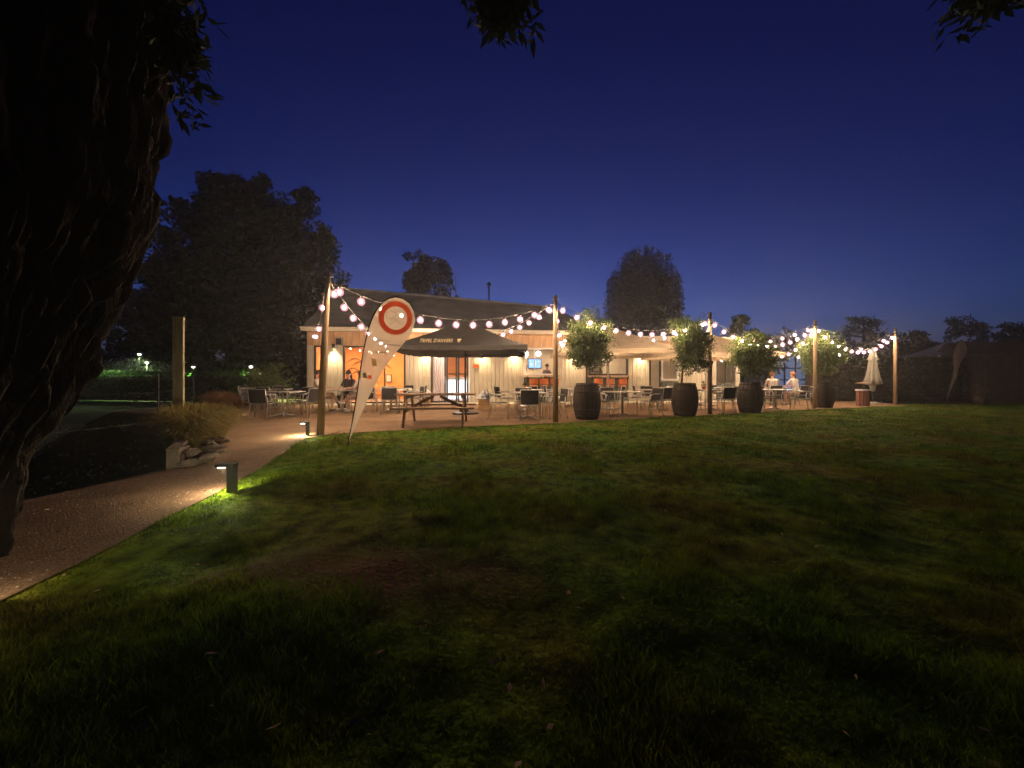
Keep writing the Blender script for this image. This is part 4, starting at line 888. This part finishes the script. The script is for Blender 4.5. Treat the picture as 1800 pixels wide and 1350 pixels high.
gp = thing('fence_post',(PX(314,6.1),6.1,0),'thick square wooden post rising from the tall grass at left','post')
mat('weathered_wood',(.36,.30,.17),.8,0,.25,5,.4,30,stretch=(6,6,.6)); MB().box((0,0,1.03),(.125,.125,2.08),rz=R(30)).build('shaft','weathered_wood',gp); MB().box((0,0,2.085),(.135,.135,.03),rz=R(30)).build('cap','weathered_wood',gp)
pw = thing('planter_wall',(-4.22,4.97,0),'low stone planter wall at the path corner','wall')
wa = math.atan2(1.33,-.9)
o2 = MB().box((.8,.06,.13),(1.6,.12,.27)).build('block','stone',pw); o2.rotation_euler.z = wa
MB().box((.0,.0,.28),(.16,.16,.02)).build('coping','stone',pw)
se = thing('stone_edging',(-4.3,5.75,0),'heap of flat stones edging the path below the grass clump','stones')
rr = np.random.default_rng(9)
for k in range(16):
    b = MB().ell((0,0,0),(.15*rr.uniform(.7,1.3),.10*rr.uniform(.7,1.2),.045*rr.uniform(.7,1.3)),8,5); b.v = [tuple(np.array(v)*(1+.18*rr.normal(size=3))) for v in b.v]
    q = k/15; o = b.build('stone','stone',se,False,(.22-.85*q+.12*rr.uniform(-1,1), -.65+1.5*q+rr.uniform(-.1,.1), .05+.055*(k % 3)),rr.uniform(0,3))
def grass_clump(x, y, h, n, m, lab, seed, spread=.5):
    rr = np.random.default_rng(seed); a = rr.uniform(0,2*PI,n); r0 = rr.uniform(0,.3,n)**.8*spread; L = h*rr.uniform(.55,1.15,n); out = rr.uniform(.15,.75,n)*spread*1.5
    dx, dy = np.cos(a), np.sin(a); w = rr.uniform(.0025,.006,n); V = np.zeros((n,7,3))
    for k, s in enumerate((0,.45,.8,1.)):
        px_ = r0+out*s**1.8; z_ = L*(1.55*s-.72*s*s*(1+.45*out/spread))
        if k < 3:
            V[:,2*k,:] = np.column_stack([dx*px_-dy*w,dy*px_+dx*w,z_]); V[:,2*k+1,:] = np.column_stack([dx*px_+dy*w,dy*px_-dx*w,z_])
        else: V[:,6,:] = np.column_stack([dx*px_,dy*px_,z_])
    b = (np.arange(n)*7)[:,None,None]; F = (b+np.array([(0,1,3),(0,3,2),(2,3,5),(2,5,4),(4,5,6)])).reshape(-1,3)
    t = thing('ornamental_grass',(x,y,0),lab,'ornamental grass','ornamental grass clumps by the path'); npmesh('blades',V.reshape(-1,3),F,m,t)
    MB().lathe([(.001,.12),(.2*spread*1.5,.06),(.3*spread*1.5,0)],10).build('root_mound','soil',t)
grass_clump(-4.95,5.95,.95,2600,'straw','tall straw-coloured grass clump beside the square wooden post',1,.55)
grass_clump(-5.35,6.9,.9,2400,'straw','straw-coloured grass clump just behind the stone heap',2,.6)
grass_clump(-6.6,8.5,.75,2000,'straw','middle straw-coloured grass clump along the path',3,.6)
grass_clump(-8.4,11.6,.85,2200,'straw_red','reddish grass clump near the small bollard light',4,.6)
grass_clump(-9.6,12.9,.95,2200,'straw_red','reddish grass clump left of the terrace chairs',5,.7)
rr = np.random.default_rng(23); n = 9000; bed = [(-4.35,4.95),(-4.45,4.3),(-4.75,3.),(-5.6,2.8),(-8.4,5.2),(-9.4,10.5),(-9.6,12.4),(-6.95,9.5),(-5.35,6.9)]
Pq = np.column_stack([rr.uniform(-9.6,-4.3,n),rr.uniform(2.8,12.4,n)]); Pq = Pq[in_poly(Pq,bed)]; cl = fbm(Pq*1.4,3,77); Pq = Pq[cl > .42]; cl = cl[cl > .42]
V,F = leaf_cards(np.column_stack([Pq,-.04+rr.uniform(0,1,len(Pq))*(cl-.38)*1.3]),.04,-.5,.4,rr); V[:,2] = np.maximum(V[:,2],-.055)
tag(npmesh('ground_cover',V,F,'leaf_dark'),label='low dark ground cover in the bed left of the path',cat='ground cover',kind='stuff')
wf = thing('wire_fence',(0,0,0),'thin dark wire fence with slim posts behind the grass at left','fence')
FPX = [(-7.6,6.1),(-7.3,8.1),(-8.6,10.0),(-9.9,12.2),(-11.6,13.8)]
for x, y in FPX: MB().tube([(x,y,0),(x,y,1.25)],.02,6).build('fence_post','dark_metal',wf)
for z_ in (.25,.55,.85,1.15): MB().tube([(x,y,z_) for x, y in FPX],.005,4).build('wire','dark_metal',wf)

# ------------------------------------------------------------------ hedges, shrubs, background trees
def hedge(pts_, w, h, n, m, lab, seed, name='hedge', size=.09):
    rr = np.random.default_rng(seed); t = thing(name,(pts_[0][0],pts_[0][1],0),lab,'hedge'); o = Vector((pts_[0][0],pts_[0][1]))
    P_ = []; core = MB()
    for a, b in zip(pts_[:-1],pts_[1:]):
        a, b = Vector(a)-o, Vector(b)-o; L = (b-a).length; k = int(n*L); s = rr.uniform(0,1,k); sd = (b-a).normalized(); nr = Vector((-sd.y,sd.x))
        f = rr.uniform(0,1,k); side = np.where(rr.uniform(0,1,k) < .5,-1,1); top = f < .35
        off = np.where(top,rr.uniform(-1,1,k),side)*w/2; z_ = np.where(top,h,rr.uniform(0,1,k)*h)
        bump = .25*(fbm(np.column_stack([s*L*1.1+seed,z_*1.3]),3,seed)-.5); off = off*(1+bump)+rr.normal(0,.04,k); z_ = z_+np.where(top,bump*.9,0)+rr.normal(0,.04,k)
        P_.append(np.column_stack([a.x+sd.x*s*L+nr.x*off,a.y+sd.y*s*L+nr.y*off,np.abs(z_)])); core.bar((a.x,a.y,h*.44),(b.x,b.y,h*.44),w*.6,h*.84)
    core.build('stems','soil',t); V,F = leaf_cards(np.concatenate(P_),size,0,.55,rr); npmesh('foliage',V,F,m,t); return t
hedge([(-24,21),(-18.5,20),(-11.6,18.3)],1.2,1.45,900,'leaf_hedge','long clipped hedge behind the fence at left',41)
hedge([(15.2,20.0),(19.5,19.8),(22.,19.5)],1.2,2.1,2600,'leaf_dark','tall dark hedge behind the litter bin and closed parasol',42)
def shrub(x, y, r_, h, n, m, lab, seed, size=.09, nm='leafy_shrub'):
    rr = np.random.default_rng(seed); t = thing(nm,(x,y,0),lab,'shrub'); st = MB()
    for k in range(7): a = rr.uniform(0,6.28); st.tube([(0,0,0),(math.cos(a)*r_*.6,math.sin(a)*r_*.6,h*rr.uniform(.5,.9))],[.02,.006],5)
    st.build('stems','trunk_thin',t); P = crown_points((0,0,h*.55),(r_,r_,h*.45),int(n/30),30,.16,rr,.3,seed,.02); V,F = leaf_cards(P,size,0,.5,rr); npmesh('foliage',V,F,m,t)
shrub(-9.7,15.6,.9,1.7,3600,'leaf','bright leafy bush behind the left-hand tables',51)
shrub(-11.2,16.6,.8,1.4,2600,'leaf_hedge','darker bush left of the bright leafy bush',52)
shrub(19.9,22.,1.,2.2,2600,'leaf_dark','dark shrub left of the marquee',53)
def tree(x, y, h, cr, cz, ncl, per, rc, size, m, lab, seed, lobes=(), trunk_r=.2, droop=0., name='tree'):
    rr = np.random.default_rng(seed); t = thing(name,(x,y,0),lab,'tree'); tk = MB().tube([(0,0,-.1),(.1,0,h*.3),(0,.1,h*.62)],[trunk_r*1.3,trunk_r,trunk_r*.45],9)
    for k in range(10): d = rr.normal(size=3); d /= np.linalg.norm(d); tk.tube([(0,.05,h*(.25+.03*k)),tuple(np.array((0,0,cz))+d*np.array(cr)*.8)],[trunk_r*.4,.03],6)
    tk.build('trunk','bark',t,True); P = [crown_points((0,0,cz),cr,ncl,per,rc,rr,.45,seed,.3)]
    for (lx,lz,a,b,k) in lobes: P.append(crown_points((lx,0,lz),(a,a,b),k,per,rc*.8,rr,.4,seed+1,.3))
    P = np.concatenate(P); V,F = leaf_cards(P,size,droop,.55,rr); npmesh('crown',V,F,m,t); return t
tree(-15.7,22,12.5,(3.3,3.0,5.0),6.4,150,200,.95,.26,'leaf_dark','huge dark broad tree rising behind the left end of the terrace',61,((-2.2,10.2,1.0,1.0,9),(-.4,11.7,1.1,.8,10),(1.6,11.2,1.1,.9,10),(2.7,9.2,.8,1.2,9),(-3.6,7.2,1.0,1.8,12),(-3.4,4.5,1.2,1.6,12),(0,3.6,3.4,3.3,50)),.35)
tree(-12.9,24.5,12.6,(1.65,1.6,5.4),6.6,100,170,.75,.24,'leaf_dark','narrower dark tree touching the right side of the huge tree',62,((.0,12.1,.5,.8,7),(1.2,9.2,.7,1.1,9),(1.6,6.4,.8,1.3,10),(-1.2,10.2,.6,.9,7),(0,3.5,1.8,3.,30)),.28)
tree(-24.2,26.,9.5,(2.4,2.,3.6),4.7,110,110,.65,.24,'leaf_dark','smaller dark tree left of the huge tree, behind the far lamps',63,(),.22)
tree(-7.9,37,12.8,(2.5,2.2,3.3),9.3,110,130,.55,.24,'leaf_willow','hazy round-topped tree rising behind the restaurant roof',64,((-1.,11.,1.2,1.2,12),(.9,11.2,1.2,1.1,12),(2.2,8.,.9,1.4,10)),.3)
def willow(x, y, h, r_, lab, seed):
    rr = np.random.default_rng(seed); t = thing('weeping_willow',(x,y,0),lab,'tree'); tk = MB().tube([(0,0,-.1),(.2,0,h*.35),(0,.1,h*.7)],[.45,.36,.18],9)
    for k in range(12): a = rr.uniform(0,6.28); q = rr.uniform(.4,.85); tk.tube([(.1,0,h*.4),(math.cos(a)*r_*q*.6,math.sin(a)*r_*q*.6,h*.8),(math.cos(a)*r_*q,math.sin(a)*r_*q,h*.78)],[.14,.07,.02],6)
    tk.build('trunk','bark',t,True); P = []
    for k in range(520):
        a = round(rr.uniform(0,2*PI)*9)/9+rr.normal(0,.035); q = rr.uniform(.05,1)**.5; cx, cy = math.cos(a)*q*r_*1.02, math.sin(a)*q*r_*.9
        lob = 1+.12*math.sin(a*3+1)+.07*math.sin(a*7)+.06*rr.normal(); top = h*(.70+.29*(1-q**3.2))*min(1.03,lob); bot = max(1.2,top*(.2+.45*rr.uniform()**1.5))
        n_ = int((top-bot)*16); s = rr.uniform(0,1,n_); P.append(np.column_stack([cx*(1+.03*s)+rr.normal(0,.05,n_)+.12*np.sin(s*5+k),cy+rr.normal(0,.05,n_),top-(top-bot)*s]))
    P.append(crown_points((0,0,h*.76),(r_*.8,r_*.78,h*.2),46,70,.55,rr,.4,seed)); V,F = leaf_cards(np.concatenate(P),.2,1.6,.28,rr); npmesh('crown',V,F,'leaf_willow',t)
willow(PX(1132,33),33,12.0,3.15,'weeping willow with hanging strands behind the cream parasols',65)
tree(PX(1303,27),27,5.8,(1.0,.9,1.7),3.7,40,110,.42,.15,'leaf_pale','slim pale poplar-like tree right of the cream parasols',66,((-.1,5.1,.35,.6,8),),.12)
tree(PX(1352,26),26,4.6,(.9,.8,1.3),3.,26,90,.4,.16,'leaf_pale','short pale tree behind the right-hand guests',67,(),.12)
# layered pine
def pine(x, y, h, lab, seed):
    rr = np.random.default_rng(seed); t = thing('pine_tree',(x,y,0),lab,'tree'); tk = MB().tube([(0,0,-.1),(.25,0,h*.5),(.1,0,h)],[.22,.16,.04],8); P = []
    for k in range(11):
        z_ = h*(.4+.055*k); L = 2.1*(1-.055*k)*rr.uniform(.7,1.15)
        for q in range(5):
            a = rr.uniform(0,6.28); e = (math.cos(a)*L,math.sin(a)*L,z_+.25*L); tk.tube([(.2,0,z_),e],[.05,.015],5); s = rr.uniform(.3,1.05,60)
            P.append(np.column_stack([e[0]*s,e[1]*s,z_+.25*L*s])+rr.normal(0,1,(60,3))*np.array([.16,.16,.06]))
    tk.build('trunk','bark',t,True); V,F = leaf_cards(np.concatenate(P),.22,-.3,.25,rr); npmesh('crown',V,F,'leaf_dark',t)
pine(PX(1515,29),29,5.7,'dark layered pine behind the sagging right-hand light string',68)
for k, (px, yt, d, w_, lb) in enumerate(((1600,582,30,1.7,'dark rounded tree just right of the last light pole'),(1690,562,33,2.2,'tall dark tree behind the marquee'),(1760,575,31,2.3,'dark tree near the right edge behind the hut'),(1840,570,30,2.4,'dark tree at the extreme right edge'),
        (1370,578,60,3.,'far hazy tree left of the fourth pole'),(1470,585,62,3.,'far hazy tree right of the fourth pole'),(1420,590,58,3.,'far hazy tree between the two others beyond the terrace'),(640,560,60,3.,'far tree behind the left of the roof'))):
    h = PZ(yt,d); tree(PX(px,d),d,h,(w_,w_,h*.42),h*.55,36,90,.55,.24,'leaf_dark',lb,70+k,((.3*w_,h*.85,w_*.5,h*.14,8),),.2)
# far woodland ring
rr = np.random.default_rng(90); n = 26000; a = rr.uniform(-1.15,1.15,n); rd = 95+rr.uniform(0,12,n); hh = 4.2+4.*fbm(np.column_stack([a*14,a*0]),3,5); z_ = rr.uniform(0,1,n)**.8*hh
V,F = leaf_cards(np.column_stack([np.sin(a)*rd,np.cos(a)*rd,z_]),.9,0,.6,rr); tag(npmesh('far_woodland',V,F,'leaf_dark'),label='low dark belt of far-off trees along the horizon',cat='woodland',kind='stuff')

# ------------------------------------------------------------------ far right: marquee, hut, distant lamps
mq = thing('garden_marquee',(PX(1668,21.5),21.5,0),'dark-sided marquee with a pale sloping roof at far right','marquee',rz=R(-12))
for sx in (-1.5,1.5):
    for sy in (-1.5,1.5): MB().tube([(sx,sy,0),(sx,sy,2.35)],.04,6).build('leg','frame_white',mq)
for k in range(4):
    q = [(-1.6,-1.6),(1.6,-1.6),(1.6,1.6),(-1.6,1.6)]; a_, b_ = q[k], q[(k+1) % 4]
    MB().grid(lambda i,j,a_=a_,b_=b_: ((a_[0]+(b_[0]-a_[0])*i)*j,(a_[1]+(b_[1]-a_[1])*i)*j,3.2-.85*j-.1*math.sin(PI*j)),6,6).build('roof_panel','tarp',mq,True)
MB().box((0,1.5,1.2),(3.,.03,2.3)).build('side_wall','hut_wood',mq); MB().box((-1.5,0,1.2),(.03,2.9,2.3)).build('side_wall','hut_wood',mq)
hu = thing('garden_hut',(PX(1745,19.5),19.5,0),'dark wooden hut at the right edge','hut',rz=R(-25))
for k in range(14): MB().box((-1.37+.211*k,-1.2,1.15),(.2,.03,2.3)).build('plank','hut_wood',hu)
MB().box((0,0,1.15),(2.94,2.34,2.28)).build('body','hut_wood',hu)
MB().add([(-1.7,-1.4,2.31),(1.7,-1.4,2.31),(1.7,1.4,2.31),(-1.7,1.4,2.31),(-1.7,0,2.95),(1.7,0,2.95)],[(0,1,5,4),(2,3,4,5),(1,2,5),(3,0,4),(3,2,1,0)]).build('roof','hut_wood',hu); MB().box((-.4,-1.22,.95),(.8,.03,1.9)).build('door','hut_wood',hu)
tp = thing('potted_plant',(PX(1722,17.3),17.3,0),'small plant in a dark pot before the dark hut','plant')
MB().lathe([(.001,0),(.16,0),(.22,.35),(.19,.35),(.15,.05)],12).build('pot','hut_wood',tp,True); P = crown_points((0,0,.55),(.2,.2,.28),12,30,.09); V,F = leaf_cards(P,.16,-.5,.2); npmesh('foliage',V,F,'trunk_thin',tp)
def park_lamp(x, y, h, lab, col, pw, sc=.07):
    t = thing('park_lamp',(x,y,0),lab,'lamp post','distant lamps'); MB().tube([(0,0,0),(0,0,h-.1)],.04,7).build('pole','dark_metal',t); MB().lathe([(.001,.12),(.2,.06),(.22,.0),(.001,.02)],12,(0,0,h)).build('shade','dark_metal',t)
    MB().ell((0,0,h-.03),(sc,sc,.06),10,6).build('lamp_glass','far_lamp',t,True)
    ld = bpy.data.lights.new('lamp_light','SPOT'); ld.energy = pw*2; ld.spot_size = R(165); ld.spot_blend = .4; ld.color = col; ld.shadow_soft_size = .1; lo = bpy.data.objects.new('lamp_light',ld); COL.objects.link(lo); lo.parent = t; lo.location = (0,0,h-.16)
park_lamp(PX(245,21.9),21.9,PZ(622,21.9),'small far lamp on a pole above the hedge at far left',(.7,1,.4),26); park_lamp(PX(258,22.8),22.8,PZ(637,22.8),'lower far lamp just right of the other one at far left',(.7,1,.4),18)
park_lamp(-16.4,20.2,1.75,'added lamp brightening the hedge top behind the middle of the long hedge at left',(.6,1,.35),26); park_lamp(-12.9,19.4,1.75,'added lamp brightening the hedge top behind the right end of the long hedge',(.6,1,.35),26)  # added lamps, placed behind the hedge to brighten its top
park_lamp(PX(1608,24),23.6,PZ(634,24),'lamp glowing among green leaves right of the last pole',(.65,1,.75),7)
shrub(PX(1598,24.4),24.6,.9,2.3,2200,'leaf','green bush lit by the lamp right of the last pole',55)
park_lamp(PX(1270,24),24,2.0,'small green-tinged lamp seen past the right end of the restaurant',(.3,1,.6),5)
shrub(PX(1282,25),25,.9,2.3,2200,'leaf_hedge','bush lit green beyond the right end of the restaurant',56)
bp_ = thing('blue_pavilion',(PX(1398,32),32,0),'far pavilion with blue-lit glass panels beyond the guests','pavilion',rz=R(-10))
for k in range(5): MB().box((-1.6+.8*k,0,1.5),(.1,.1,3.)).build('column','frame_dark',bp_)
for k in range(4):
    for j in range(3): MB().box((-1.2+.8*k,.03,.55+.95*j),(.68,.03,.85)).build('lit_pane','pavilion_blue' if j == 0 and k % 2 else 'pavilion_pale',bp_)
MB().box((0,.6,3.1),(3.8,2.2,.2)).build('roof','tarp',bp_); MB().box((0,1.2,1.5),(3.4,.08,3.)).build('rear_wall','frame_dark',bp_)

# ------------------------------------------------------------------ evening haze
HAZE = 0.0028
if HAZE:
    hz_ = MB().box((0,70,6),(240,200,16)); o = hz_.build('haze','soil'); o.data.materials.clear()
    m = bpy.data.materials.new('haze_air'); m.use_nodes = True; nt = m.node_tree; nt.nodes.remove(nt.nodes['Principled BSDF']); v = nt.nodes.new('ShaderNodeVolumePrincipled')
    v.inputs['Color'].default_value = (.9,.9,.92,1); v.inputs['Density'].default_value = HAZE; v.inputs['Anisotropy'].default_value = .68
    nt.links.new(v.outputs[0],nt.nodes['Material Output'].inputs['Volume']); o.data.materials.append(m); tag(o,'thin evening haze in the air over the whole place','haze',kind='stuff')
